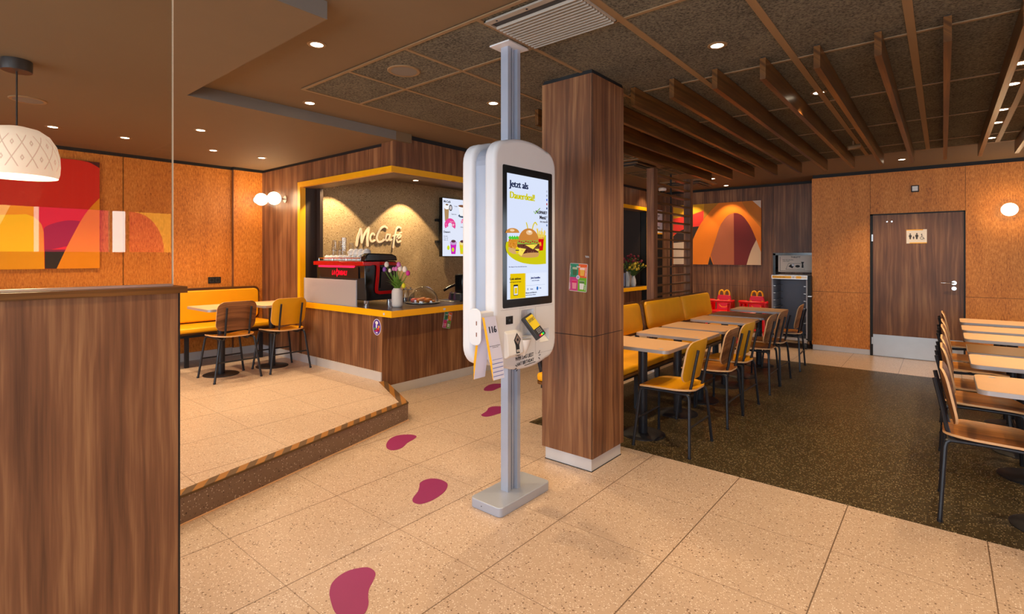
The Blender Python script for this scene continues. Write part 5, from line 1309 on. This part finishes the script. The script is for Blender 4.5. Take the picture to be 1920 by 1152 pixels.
# number card holder on the side
hld = empty('card_holder'); tag(hld, 'white bracket with two slots fixed to the narrow side of the kiosk', 'holder')
MB().prism([(-1.912 + a, 1.988, 1.075 + b) for a, b in rrect(0.088, 0.195, 0.035)], (0, 0.006, 0)).build('face_plate', M['white'], hld, bevel=0.002)
B(-1.945, -1.88, 1.994, 2.104, 1.06, 1.15).build('arm', M['white'], hld, bevel=0.004)
for z in (1.095, 1.035): B(-1.902, -1.896, 1.9865, 1.9885, z - 0.011, z + 0.011).build('slot', P_(130, 80, 60), hld)
f2 = None
for side_, lab in ((1, 'front'), (-1, 'back')):
    for k in range(5):
        o = empty('number_card'); 
        tag(o, ('number card reading 116 hanging outermost on the kiosk side bracket' if side_ > 0 and k == 4 else
                'white number card with yellow edge %s, %s counted outwards' % ('hanging under card 116' if side_ > 0 else 'on the bracket\'s rear slope', ORD[k])), 'card', 'table number cards on the kiosk bracket')
        top = Vector((-1.866 + side_ * (0.001 + 0.0032 * k), 1.996, 1.128)); ln = 0.33 - 0.022 * k
        dv = Vector((side_ * 0.24, 0, -1)).normalized(); nv_ = Vector((1, 0, side_ * 0.24)).normalized() * side_
        if side_ < 0: top = Vector((-1.874 - 0.0032 * k, 1.996, 1.118)); dv = Vector((-0.16, 0, -1)).normalized(); nv_ = Vector((-1, 0, 0.16)).normalized()
        a_ = top; b_ = top + dv * ln; w_ = Vector((0, 0.088, 0))
        MB().prism([a_, a_ + w_, b_ + w_, b_], nv_ * 0.0022).build('card', M['paperlilac'], o)
        MB().prism([a_ - Vector((0, 0.0015, 0)), a_, b_, b_ - Vector((0, 0.0015, 0))], nv_ * 0.0024).build('yellow_edge', M['yellow'], o)
        F3 = Face(a_ + nv_ * 0.0022, (0, 1, 0), -dv, nv_)
        if side_ > 0:
            F3.rect(0.004, 0.084, -ln + 0.016, -ln + 0.0185, 'blue_line', P_(90, 110, 190), o, 1, 0.0002, 0.0003)
            if k == 4:
                F3.text('116', 0.044, -0.085, 0.036, 'number', M['ink'], o, 1, 0.0003, align='CENTER', sx=0.86, gap=0.0003, heavy=0.0024)
                F3.text('Bitte nehmen Sie diese Nummer', 0.044, -0.155, 0.0045, 'small_print', M['greyink'], o, 1, 0.0002, align='CENTER', gap=0.0003)
                F3.text('mit an Ihren Tisch', 0.044, -0.163, 0.0045, 'small_print', M['greyink'], o, 1, 0.0002, align='CENTER', gap=0.0003)

# ================================================================ PARTITION, GLASS, PENDANT
r = empty('low_partition'); tag(r, 'chest high walnut partition with dark cap and black edge carrying the glass', 'partition')
B(-2.070, -2.050, -2.6, 0.643, 0.0, 1.322).build('front_board', M['walnut'], r)
B(-2.130, -2.0705, -2.6, 0.656, 0.0, 1.322).build('core', M['blacksteel'], r)
B(-2.150, -2.131, -2.6, 0.643, 0.0, 1.322).build('rear_board', M['walnut'], r)
B(-2.165, -2.035, -2.62, 0.668, 1.3225, 1.345).build('cap_board', M['walnut_y'], r)
g = empty('glass_partition'); tag(g, 'frameless clear glass pane standing on the walnut partition up to the ceiling', 'glass screen')
B(-2.104, -2.096, -2.6, 0.640, 1.349, CZ - 0.003).build('glass_pane', M['glass'], g)
B(-2.1045, -2.0955, 0.640, 0.643, 1.349, CZ - 0.003).build('polished_edge', P_(214, 190, 160), g)
B(-2.112, -2.088, -2.6, 0.640, 1.3455, 1.353).build('channel', M['steel'], g)
pxy = (-4.25, 0.485)
p = empty('pendant_lamp', (pxy[0], pxy[1], 0)); tag(p, 'white glowing dome pendant lamp with diamond pattern behind the glass', 'lamp')
MB().lathe([(0.0, SZ - 0.065), (0.070, SZ - 0.065), (0.072, SZ - 0.06), (0.072, SZ - 0.001), (0, SZ - 0.001)], seg=32).build('canopy', M['blacksteel'], p, True)
MB().tube([(0, 0, SZ - 0.06), (0, 0, 2.20)], 0.0045, 8).build('cord', M['black'], p, True)
def shade_mat():
    t = NT('patterned_opal_shade'); ob, x, y, z = t.xyz()
    ang = t.math('ARCTAN2', y, x)
    u = t.math('MULTIPLY', ang, 14 / (2 * math.pi)); v = t.math('MULTIPLY', t.math('SUBTRACT', z, 1.93), 1 / 0.088)
    def fr(e): return t.math('ABSOLUTE', t.math('SUBTRACT', t.math('FRACT', e), 0.5))
    a = t.math('ADD', u, t.math('MULTIPLY', v, 0.5)); b = t.math('SUBTRACT', u, t.math('MULTIPLY', v, 0.5))
    l1 = t.math('LESS_THAN', t.math('SUBTRACT', 0.5, fr(a)), 0.035); l2 = t.math('LESS_THAN', t.math('SUBTRACT', 0.5, fr(b)), 0.035)
    dm = t.math('MULTIPLY', t.math('LESS_THAN', fr(a), 0.11), t.math('LESS_THAN', fr(b), 0.11))
    dh = t.math('MULTIPLY', t.math('LESS_THAN', fr(a), 0.04), t.math('LESS_THAN', fr(b), 0.04))
    ln = t.math('MAXIMUM', t.math('MAXIMUM', l1, l2), t.math('SUBTRACT', dm, dh))
    band = t.math('MULTIPLY', t.math('GREATER_THAN', z, 1.965), t.math('LESS_THAN', z, 2.155))
    c = t.mix(t.math('MULTIPLY', t.math('MULTIPLY', ln, band), 0.55), srgb(255, 232, 210), srgb(176, 146, 122))
    t.lk(c, t.b.inputs['Base Color']); t.b.inputs['Roughness'].default_value = 0.5
    t.lk(c, t.b.inputs['Emission Color']); t.b.inputs['Emission Strength'].default_value = 0.55
    return t.m
prof = [(0.188, 1.925), (0.196, 1.955), (0.199, 2.0), (0.196, 2.06), (0.182, 2.12), (0.150, 2.175), (0.105, 2.208), (0.05, 2.222), (0.012, 2.228)]
MB().lathe(prof, seg=48, caps=False).build('lamp_shade', shade_mat(), p, True)
MB().lathe([(0.0, 1.932), (0.186, 1.932)], seg=40).build('diffuser', M['globe'], p)
d = bpy.data.lights.new('pendant_light', 'POINT'); d.energy = 16; d.color = WARM; d.shadow_soft_size = 0.12
o = bpy.data.objects.new('pendant_light', d); COL.objects.link(o); o.location = (pxy[0], pxy[1], 1.86)

# wall globes
def globe(loc, ax, lab, wtt=42):
    g = empty('globe_wall_lamp', loc); tag(g, lab, 'lamp', 'white globe wall lamps')
    q = {'y': (0, 1, 0), 'x': (-1, 0, 0)}[ax]; Q = Vector(q)
    MB().sphere((0, 0, 0), 0.082, 28).build('glass_globe', M['globe'], g, True)
    MB().tube([tuple(Q * 0.08), tuple(Q * 0.146)], 0.011, 12).build('arm', M['chrome'], g, True)
    MB().tube([tuple(Q * 0.138), tuple(Q * 0.149)], 0.045, 24).build('wall_plate', M['steel'], g, True)
    d = bpy.data.lights.new('globe_light', 'POINT'); d.energy = wtt; d.color = WARM; d.shadow_soft_size = 0.09
    off = -Q * 0.02
    o = bpy.data.objects.new('globe_light', d); COL.objects.link(o); o.location = Vector(loc) + Vector((0, 0, 0)); d.use_shadow = True
    return g
a = aty(514, 372, FY - 0.15); globe(a, 'y', 'round white wall lamp on the walnut wall beside the yellow frame')
a = atx(490, 374, -7.14 + 0.15); globe(a, 'x', 'round white wall lamp on the orange wall in the corner, half hidden')
a = aty(1893, 393, YT - 0.15); globe(a, 'y', 'round white wall lamp on the orange wall to the side of the toilet door')

# ================================================================ ART, SIGNS, STICKERS
def wall_art(name, lab, face, w, h, shapes, base):
    r = empty(name); tag(r, lab, 'picture')
    MB().prism([face.p(0, 0, 0.001), face.p(w, 0, 0.001), face.p(w, h, 0.001), face.p(0, h, 0.001)], face.n * 0.028).build('canvas', P_(*base), r)
    g = Face(face.p(0, 0, 0.029), face.r, face.u, face.n)
    for i, (nm, pts, cc) in enumerate(shapes): g.poly(pts, nm, P_(*cc), r, 1 + i * 0.9, 0.0004, 0.0006)
    return r
# far art: plane y = 9.8, px 1263..1428
aw0 = aty(1263, 400, YF)[0]; aw1 = aty(1428, 400, YF)[0]; az0, az1 = 1.298, 2.434
fa = Face((aw0, YF - 0.001, az0), (1, 0, 0), (0, 0, 1), (0, -1, 0)); AW, AH = aw1 - aw0, az1 - az0
def pa(x, y):
    q = aty(1260 + x / 7.678, 360 + y / 7.678, YF - 0.03); return (min(max(q[0] - aw0, 0), AW), min(max(q[2] - az0, 0), AH))
def cv(pts, n=5): return [(v.x, v.y) for v in smooth_open([Vector((a, b, 0)) for a, b in pts], n)]
arch = cv([(0.0, 0.0)] * 0 + [pa(200, 830), pa(290, 700), pa(380, 500), pa(480, 370), pa(570, 270), pa(680, 150)], 5)
outer = [pa(285, 1070), pa(40, 1070)] + [pa(40, 1060)]
sh = [
 ('yellow_field', [pa(20, 150), pa(465, 100), pa(455, 270), pa(290, 330), pa(20, 390)], (232, 170, 10)),
 ('red_field', [pa(20, 390), pa(285, 330), pa(455, 270), pa(450, 500), pa(20, 620)], (232, 50, 40)),
 ('dark_ring', cv([pa(20, 640), pa(90, 580), pa(190, 530), pa(300, 505), pa(390, 498)]) + [pa(330, 700), pa(20, 740)], (48, 30, 26)),
 ('cream_field', [pa(20, 735), pa(190, 722), pa(300, 680), pa(290, 720), pa(180, 1070), pa(20, 1070)], (224, 200, 178)),
 ('orange_arch', cv([pa(180, 1080), pa(215, 900), pa(300, 690), pa(390, 500), pa(470, 380), pa(560, 270), pa(690, 120)]) + [pa(1170, 110), pa(1290, 200)] + cv([pa(1290, 870), pa(1215, 690), pa(1100, 440), pa(1010, 340), pa(900, 300), pa(800, 340), pa(700, 470), pa(640, 640), pa(560, 900), pa(520, 1080)]), (244, 130, 6)),
 ('amber_wedge', [pa(465, 170), pa(670, 150), pa(560, 270), pa(455, 400)], (196, 130, 20)),  # flat amber field of the canvas design
 ('amber_corner', [pa(1000, 130), pa(1170, 110), pa(1290, 210), pa(1290, 520), pa(1120, 330)], (214, 124, 14)),
 ('cream_corner', [pa(1160, 120), pa(1290, 110), pa(1290, 235)], (226, 206, 190)),
 ('brown_half', [pa(890, 310)] + cv([pa(890, 308), pa(800, 345), pa(700, 480), pa(640, 650), pa(560, 910)]) + [pa(600, 1080), pa(895, 1080)], (176, 96, 62)),
 ('maroon_half', cv([pa(890, 306), pa(950, 310), pa(1020, 350), pa(1100, 450), pa(1160, 560), pa(1215, 690)]) + cv([pa(1215, 690), pa(1150, 820), pa(1110, 930), pa(1075, 1080)]) + [pa(895, 1080)], (112, 18, 20)),
 ('cream_wedge', cv([pa(1215, 690), pa(1150, 820), pa(1110, 930), pa(1075, 1080)]) + [pa(1290, 1080), pa(1290, 870)], (222, 190, 160)),
 ('black_wedge', [pa(548, 930), pa(592, 1080), pa(520, 1080)], (30, 22, 24)),
]
wall_art('wall_art', 'wide canvas of orange and maroon arches on the far walnut wall', fa, AW, AH, sh, (240, 128, 8))
# near art on the orange wall: plane x=-7.16
ya0, ya1, za0, za1 = -0.35, 1.482, 1.320, 2.487
fb = Face((-7.189, ya0, za0), (0, 1, 0), (0, 0, 1), (1, 0, 0)); BW_, BH_ = ya1 - ya0, za1 - za0
def pb_(x, y):
    q = atx(x / 4.43, 290 + y / 4.43, -7.16); return (min(max(q[1] - ya0, 0), BW_), min(max(q[2] - za0, 0), BH_))
L0, B0 = (0.0, 0.0), 0.0
sh = [
 ('red_disc', [(0.0, 0.0), (0.0, BH_ * 0.75)] + cv([(0.05, BH_ * 0.86), (0.35, BH_ * 0.97), pb_(445, 25), pb_(700, 55), pb_(780, 85), pb_(832, 115)]) + [pb_(832, 945)] + [(BW_, 0.0)], (226, 34, 14)),
 ('maroon_ring', cv([pb_(366, 650), pb_(372, 605), pb_(450, 570), pb_(560, 548), pb_(665, 553)]) + [pb_(560, 760), pb_(372, 800)], (128, 20, 52)),
 ('dark_block', [pb_(372, 790), pb_(545, 790), pb_(470, 948), pb_(372, 948)], (36, 32, 36)),
 ('yellow_block', [(0.0, 0.0), (0.0, pb_(0, 640)[1])] + cv([(0.1, pb_(0, 560)[1]), pb_(60, 500), pb_(230, 500), pb_(330, 560), pb_(362, 640)]) + [pb_(370, 1130)], (246, 166, 0)),
 ('orange_arch', cv([pb_(470, 950), pb_(540, 800), pb_(600, 680), pb_(690, 520), pb_(760, 430), pb_(832, 362)]) + [pb_(832, 950)], (244, 150, 0)),
]
wall_art('wall_art', 'square canvas with red disc and yellow arch on the orange wall behind the glass', fb, BW_, BH_, sh, (80, 24, 22))

# toilet sign, switch, sockets
f = Face((0, YT + 0.004, 0), (1, 0, 0), (0, 0, 1), (0, -1, 0))
r = empty('toilet_sign'); tag(r, 'square toilet sign with people and wheelchair symbols on the walnut door', 'sign')
x0, x1, z0, z1 = -0.398, -0.172, 1.632, 1.827
f.rect(x0, x1, z0, z1, 'plate', M['sign'], r, 1, 0.004)
f.rect(x0, x1 - 0.04, z1 - 0.013, z1, 'yellow_bar', M['yellow'], r, 8); f.rect(x0 + 0.035, x1, z0, z0 + 0.013, 'yellow_bar', M['yellow'], r, 8)
for (cx_, s_) in ((-0.355, 1.0), (-0.318, 0.55), (-0.282, 1.05)):
    zb = 1.69
    f.ell(cx_, zb + 0.075 * s_, 0.008 * s_, 0.009 * s_, 'pictogram', M['greyink'], r, 8); f.poly([(cx_ - 0.018 * s_, zb + 0.045 * s_), (cx_ - 0.01 * s_, zb + 0.064 * s_), (cx_ + 0.01 * s_, zb + 0.064 * s_), (cx_ + 0.018 * s_, zb + 0.045 * s_), (cx_ + 0.010 * s_, zb + 0.025 * s_), (cx_ + 0.007 * s_, zb), (cx_ - 0.007 * s_, zb), (cx_ - 0.010 * s_, zb + 0.025 * s_)], 'pictogram', M['greyink'], r, 8)
f.ribbon([[(-0.226 + 0.019 * math.cos(R(a)), 1.706 + 0.019 * math.sin(R(a))) for a in range(110, 400, 24)], [(-0.228, 1.748), (-0.226, 1.716), (-0.210, 1.714), (-0.198, 1.694)], [(-0.228, 1.736), (-0.214, 1.734)]], 0.005, 'wheelchair_pictogram', M['greyink'], r, lay=8, smooth=False)
f.ell(-0.228, 1.757, 0.007, 0.008, 'pictogram', M['greyink'], r, 8)
f = Face((0, YT, 0), (1, 0, 0), (0, 0, 1), (0, -1, 0))
r = empty('alarm_unit'); tag(r, 'small white square alarm unit with black frame above the toilet door', 'alarm')
f.rect(-0.345, -0.258, 2.352, 2.446, 'frame', M['black'], r, 1, 0.010); f.rect(-0.333, -0.270, 2.368, 2.434, 'cover', M['white2'], r, 16, 0.006)
f = Face((-7.19, 0, 0), (0, 1, 0), (0, 0, 1), (1, 0, 0))
r = empty('double_socket'); tag(r, 'black double wall socket on the orange wall above the corner bench', 'socket')
sy, sz = atx(402, 525.5, -7.19)[1:]
f.rect(sy - 0.075, sy + 0.075, sz - 0.040, sz + 0.040, 'frame', M['black'], r, 1, 0.009)
for q in (-0.036, 0.036): f.poly([(sy + q + a, sz + b) for a, b in rrect(0.052, 0.052, 0.01)], 'socket_insert', M['dkgrey'], r, 14, 0.003); f.ell(sy + q, sz, 0.019, 0.019, 'socket_well', M['black'], r, 19, 0.001)

# flyer stickers
def drink_flyer(name, lab, face, cy_, cz_, w, h, rot):
    r = empty(name); tag(r, lab, 'sticker', 'iced drink flyers')
    c, s_ = math.cos(rot), math.sin(rot)
    g = Face(face.p(cy_, cz_), face.r * c + face.u * s_, face.u * c - face.r * s_, face.n)
    g.poly(rrect(w, h, 0.009, 3), 'flyer', P_(214, 208, 206), r, 1, 0.0006)
    i = 0.004; q = [(-w / 2 + i, 0, 0, h / 2 - i, (38, 150, 120)), (0, w / 2 - i, 0, h / 2 - i, (236, 96, 40)), (-w / 2 + i, 0, -h / 2 + i, 0, (206, 60, 140)), (0, w / 2 - i, -h / 2 + i, 0, (112, 180, 40))]
    for a, b, c2, d_, cc in q: g.rect(a, b, c2, d_, 'colour_field', P_(*cc), r, 3)
    for (a, b, cc, tc) in ((-0.20, 0.22, (60, 110, 70), (180, 200, 170)), (0.22, 0.22, (240, 180, 70), (250, 210, 200)), (-0.20, -0.26, (240, 150, 170), (226, 20, 110)), (0.22, -0.26, (236, 236, 230), (84, 130, 60))):
        g.poly([(a * w - 0.14 * w, b * h + 0.15 * h), (a * w + 0.14 * w, b * h + 0.15 * h), (a * w + 0.10 * w, b * h - 0.15 * h), (a * w - 0.10 * w, b * h - 0.15 * h)], 'glass_picture', P_(*cc), r, 4)
        g.rect(a * w - 0.135 * w, a * w + 0.135 * w, b * h + 0.06 * h, b * h + 0.14 * h, 'drink_top', P_(*tc), r, 5)
    g.text('Iced', 0, 0.36 * h, h * 0.06, 'title', M['paper'], r, 6, align='CENTER', bold=0.0005)
    for sx_, zz, wd in ((-1, 0.05 * h, 'MATCHA'), (1, 0.05 * h, 'MANGO'), (-1, -0.43 * h, 'BERRY'), (1, -0.43 * h, 'MINT')):
        g.text(wd, sx_ * 0.46 * w + (0.05 * w if sx_ < 0 else 0.0), zz, w * 0.085, 'side_writing', M['paper'], r, 6, rot=R(90))
    g.ell(0, 0.01 * h, 0.10 * w, 0.10 * w, 'round_badge', M['paperlilac'], r, 7); g.ell(0, 0.01 * h, 0.055 * w, 0.055 * w, 'badge_dot', P_(160, 160, 210), r, 8)
    return r
drink_flyer('drink_flyer', 'four coloured drink flyer stuck to the wooden pillar', Face((0, py0, 0), (1, 0, 0), (0, 0, 1), (0, -1, 0)), -1.909, 1.306, 0.142, 0.192, R(-3))
drink_flyer('drink_flyer', 'four coloured drink flyer stuck to the counter front under the yellow edge', Face((FX - 0.185, 0, 0), (0, 1, 0), (0, 0, 1), (1, 0, 0)), 4.165, 0.705, 0.125, 0.19, R(-13))
f = Face((0, py0, 0), (1, 0, 0), (0, 0, 1), (0, -1, 0))
r = empty('tape_scrap'); tag(r, 'tiny grey torn label near the pillar edge above the flyer', 'sticker')
f.poly([(-1.856, 1.455), (-1.826, 1.452), (-1.822, 1.440), (-1.849, 1.441)], 'label', M['tedge'], r, 1)
f = Face((0, FY, 0), (1, 0, 0), (0, 0, 1), (0, -1, 0))
r = empty('oval_sticker'); tag(r, 'oval purple sticker with white rim on the walnut counter front', 'sticker')
ox, oz = -4.537, 0.712
for ra, rb, cc, ly in ((0.072, 0.086, (206, 204, 226), 1), (0.064, 0.078, (74, 36, 150), 3)): f.ell(ox, oz, ra, rb, 'oval', P_(*cc), r, ly)
for (a, b, ra, rb, cc) in ((0, 0.045, 0.024, 0.018, (236, 236, 244)), (-0.004, 0.012, 0.012, 0.024, (210, 214, 240)), (-0.030, -0.022, 0.020, 0.016, (70, 140, 80)), (0.022, -0.022, 0.026, 0.016, (220, 60, 50)), (0.038, 0.006, 0.012, 0.014, (232, 180, 50)), (0.0, -0.036, 0.045, 0.010, (200, 40, 110)), (0, -0.058, 0.020, 0.007, (214, 214, 236))):
    f.ell(ox + a, oz + b, ra, rb, 'printed_spot', P_(*cc), r, 5)

# floor stickers (purple)
def foot(pts, lab):
    P3 = smooth_closed([Vector(atz(u, v, 0.0)) for u, v in pts], 5)
    o = MB().prism([(p.x, p.y, 0.0003) for p in P3], (0, 0, 0.0012)).build('floor_sticker', M['purple'])
    tag(o, lab, 'sticker', 'purple bean shaped floor stickers')
z1_ = lambda L, ox_, oy_, s_: [(ox_ + a / s_, oy_ + b / s_) for a, b in L]
foot(z1_([(1180, 335), (1300, 355), (1383, 440), (1345, 570), (1270, 720), (1252, 860), (1258, 1000), (1190, 1160), (1030, 1270), (840, 1260), (660, 1150), (575, 930), (555, 780), (600, 620), (740, 480), (940, 380)], 560, 1030, 9.6), 'large purple bean shaped floor sticker nearest to the low walnut partition')
foot(z1_([(1290, 860), (1380, 818), (1500, 812), (1605, 848), (1642, 895), (1600, 980), (1480, 1070), (1360, 1122), (1270, 1138), (1197, 1110), (1195, 1060), (1255, 980), (1277, 920)], 600, 780, 6.857), 'purple bean shaped floor sticker beside the foot plate of the kiosk')
foot(z1_([(1150, 243), (1222, 254), (1240, 275), (1200, 308), (1125, 350), (1060, 410), (980, 440), (905, 443), (857, 412), (855, 360), (900, 300), (980, 260), (1060, 246)], 600, 780, 6.857), 'purple bean shaped floor sticker alone in the middle of the pale floor')
foot(z1_([(985, 945), (1060, 982), (1200, 970), (1415, 905), (1600, 850), (1700, 800), (1640, 762), (1415, 750), (1250, 753), (1150, 790), (1115, 850), (1045, 900)], 820, 700, 12), 'purple floor sticker showing just past the kiosk post, the lower of two')
foot(z1_([(1045, 370), (1080, 400), (1230, 400), (1330, 360), (1415, 325), (1520, 290), (1540, 260), (1480, 242), (1380, 240), (1250, 245), (1140, 280), (1070, 330)], 820, 700, 12), 'small purple floor sticker closest to the counter plinth behind the kiosk post')

# ================================================================ TRAY TROLLEY, SIGN, HIGHCHAIRS
r = empty('tray_trolley', (-1.87, 9.10, 0)); tag(r, 'open grey steel tray trolley on castors in front of the wall alcove', 'trolley')
tw, td = 0.255, 0.55
MB().box(-tw, -tw + 0.02, 0, td, 0.15, 1.09).build('side_panel', P_(150, 150, 160), r)
MB().box(tw - 0.02, tw, 0, td, 0.15, 1.09).build('side_panel', P_(150, 150, 160), r)
MB().box(-tw, tw, td - 0.015, td, 0.15, 1.09).build('back_panel', P_(120, 120, 132), r)
MB().box(-tw, tw, -0.01, td, 1.09, 1.15).build('top_board', M['steel'], r)
MB().box(-tw, tw, 0, td, 0.13, 0.17).build('bottom_board', M['steel'], r)
MB().box(tw + 0.001, tw + 0.05, 0.0, td, 0.14, 1.14).build('side_cladding', M['black'], r)
MB().tube([(tw + 0.02, 0.02, 0.83), (tw + 0.02, -0.03, 0.83), (tw + 0.05, -0.03, 0.83), (tw + 0.05, 0.3, 0.83)], 0.012, 8).build('push_handle', M['steel'], r, True)
f = Face((-1.87, 9.09, 0), (1, 0, 0), (0, 0, 1), (0, -1, 0))
def rl(o): o.location = (1.87, -9.10, 0); return o
rl(f.rect(-tw + 0.01, 0.03, 1.10, 1.142, 'orange_label', M['yellow'], r, 1)); rl(f.rect(0.03, tw - 0.005, 1.10, 1.142, 'white_label', M['sign'], r, 1)); rl(f.rect(0.10, 0.17, 1.10, 1.142, 'orange_label', M['yellow'], r, 2)); rl(f.rect(0.05, 0.07, 1.11, 1.132, 'pictogram', M['tedge'], r, 2))
rl(f.text('Danke f\u00fcr Ihre Hilfe', -tw + 0.02, 1.114, 0.016, 'writing', P_(150, 90, 20), r, 2))
for k in range(6):
    z = 0.40 + 0.115 * k
    for s_ in (-1, 1): MB().box(s_ * (tw - 0.02) - (0.0 if s_ < 0 else 0.035), s_ * (tw - 0.02) + (0.035 if s_ < 0 else 0.0), 0.01, td - 0.05, z, z + 0.008).build('tray_runner', M['steel'], r)
for x in (-0.21, 0.22):
    for y in (0.05, td - 0.06):
        c_ = MB().box(x - 0.02, x + 0.02, y - 0.02, y + 0.02, 0.09, 0.131).build('castor', M['steel'], r)
        MB().lathe([(0.0, -0.016), (0.045, -0.016), (0.05, -0.01), (0.05, 0.01), (0.045, 0.016), (0.0, 0.016)], (x, y, 0.0505), 20, 'x').build('wheel', M['dkgrey'], c_, True)
f = Face((0, 9.87, 0), (1, 0, 0), (0, 0, 1), (0, -1, 0))
q0 = aty(1459, 479, 9.86); q1 = aty(1459, 510, 9.86)
r = empty('tray_sign'); tag(r, 'white notice headed TABLETT showing a loaded tray above the trolley', 'sign')
sx0, sx1, sz1, sz0 = q0[0], q0[0] + 0.62, q0[2], q1[2]
f.rect(sx0, sx1, sz0, sz1, 'plate', M['sign'], r, 1, 0.004); B(sx0, sx0 + 0.02, 9.871, 10.15, sz0 + 0.05, sz0 + 0.08).box(sx1 - 0.05, sx1 - 0.03, 9.871, 10.15, sz0 + 0.05, sz0 + 0.08).build('bracket', M['black'], r)
cxs = (sx0 + sx1 - 0.16) / 2
f.text('TABLETT', cxs + 0.04, sz1 - 0.045, 0.026, 'title', M['inkblack'], r, 8, align='CENTER', bold=0.0006); f.text('Bitte hier abstellen,', sx0 + 0.07, sz1 - 0.085, 0.016, 'writing', M['inkblack'], r, 8); f.text('vielen Dank', sx0 + 0.07, sz1 - 0.11, 0.016, 'writing', M['inkblack'], r, 8)
m_ = cxs + 0.02; zb = sz0 + 0.045
f.ribbon([[(m_ - 0.13, zb), (m_ + 0.16, zb), (m_ + 0.13, zb + 0.10), (m_ - 0.09, zb + 0.10), (m_ - 0.13, zb)], [(sx0 + 0.03, sz0 + 0.02), (sx1 - 0.03, sz0 + 0.02)], [(sx0 + 0.03, sz0 + 0.02), (sx0 + 0.03, sz1 - 0.03)]], 0.005, 'tray_outline', M['inkblack'], r, lay=8, smooth=False)
f.poly([(m_ - 0.09, zb + 0.05), (m_ - 0.05, zb + 0.09), (m_ - 0.0, zb + 0.06), (m_ - 0.03, zb + 0.02)], 'fries_picture', M['inkblack'], r, 9); f.ell(m_ - 0.02, zb + 0.075, 0.022, 0.022, 'sauce_picture', M['tedge'], r, 10)
f.ell(m_ + 0.05, zb + 0.055, 0.036, 0.022, 'burger_picture', M['inkblack'], r, 9); f.poly([(m_ + 0.11, zb + 0.03), (m_ + 0.14, zb + 0.03), (m_ + 0.135, zb + 0.10), (m_ + 0.15, zb + 0.13), (m_ + 0.10, zb + 0.13), (m_ + 0.115, zb + 0.10)], 'drink_picture', M['inkblack'], r, 9)
# highchairs
def highchair():
    r = empty('highchair')
    # four splayed legs
    for sx in (-1, 1):
        for sy in (-1, 1):
            MB().tube([(sx * 0.15, sy * 0.10, 0.66), (sx * 0.215, sy * 0.24, 0.015)], 0.022, 10).build('leg', M['red'], r, True)
        MB().tube([(sx * 0.198, -0.205, 0.20), (sx * 0.198, 0.205, 0.20)], 0.014, 8).build('side_stretcher', M['red'], r, True)
    MB().tube([(-0.19, -0.20, 0.26), (0.19, -0.20, 0.26)], 0.014, 8).build('foot_rest', M['red'], r, True)
    MB().prism([(a, b, 0.50) for a, b in rrect(0.34, 0.30, 0.05)], (0, 0, 0.035)).build('seat', M['red'], r, bevel=0.008)
    bk = [(-0.125, 0), (0.125, 0), (0.125, 0.17), (0.10, 0.265), (-0.10, 0.265), (-0.125, 0.17)]
    MB().prism([(a, 0.135 + 0.04 * b, 0.52 + b) for a, b in bk], (0, 0.025, 0)).build('back_shell', M['pinkred'], r, bevel=0.008)
    # ring round the child
    pth = [(-0.165, 0.14, 0.69), (-0.19, 0.0, 0.70), (-0.175, -0.13, 0.70), (0.175, -0.13, 0.70), (0.19, 0.0, 0.70), (0.165, 0.14, 0.69)]
    MB().tube(smooth_open(pth, 5), 0.022, 10).build('guard_ring', M['red'], r, True)
    for sx in (-1, 1): MB().prism([(sx * 0.165, -0.14, 0.52), (sx * 0.165, 0.14, 0.52), (sx * 0.165, 0.14, 0.70), (sx * 0.185, -0.14, 0.70)], (sx * 0.016, 0, 0)).build('side_panel', M['red'], r)
    f = Face((0, 0.127, 0.52), (1, 0, 0), Vector((0, 0.04, 1)).normalized(), Vector((0, -1, 0.04)).normalized())
    for sx in (-1, 1): f.ribbon([[(sx * 0.115, 0.17), (sx * 0.085, 0.19), (sx * 0.080, 0.155)]], 0.014, 'eye_mark', M['yellow'], r, lay=8, th=0.002)
    f.ribbon([[(-0.075, 0.10), (-0.035, 0.065), (0.035, 0.065), (0.075, 0.10)]], 0.013, 'smile_mark', M['yellow'], r, lay=8, th=0.002)
    for sx in (-1, 1):
        pts = [(sx * 0.045 + 0.043 * math.cos(R(a)), 0.165, 0.79 + 0.075 * math.sin(R(a))) for a in range(0, 181, 15)]
        pts = [(sx * 0.045 + 0.043, 0.165, 0.765)] + pts + [(sx * 0.045 - 0.043, 0.165, 0.765)]
        MB().tube(pts, 0.014, 10).build('arch_handle', M['yellow'], r, True)
    return r
h1 = highchair(); h1.location = (-2.90, 9.05, 0); tag(h1, 'red plastic highchair with yellow arch handle just beyond the banquette end', 'highchair', 'red highchairs by the far wall')
h2 = copy_tree(h1); h2.location = (-2.385, 9.10, 0); tag(h2, 'red plastic highchair with yellow arch handle beside the tray trolley', 'highchair', 'red highchairs by the far wall')
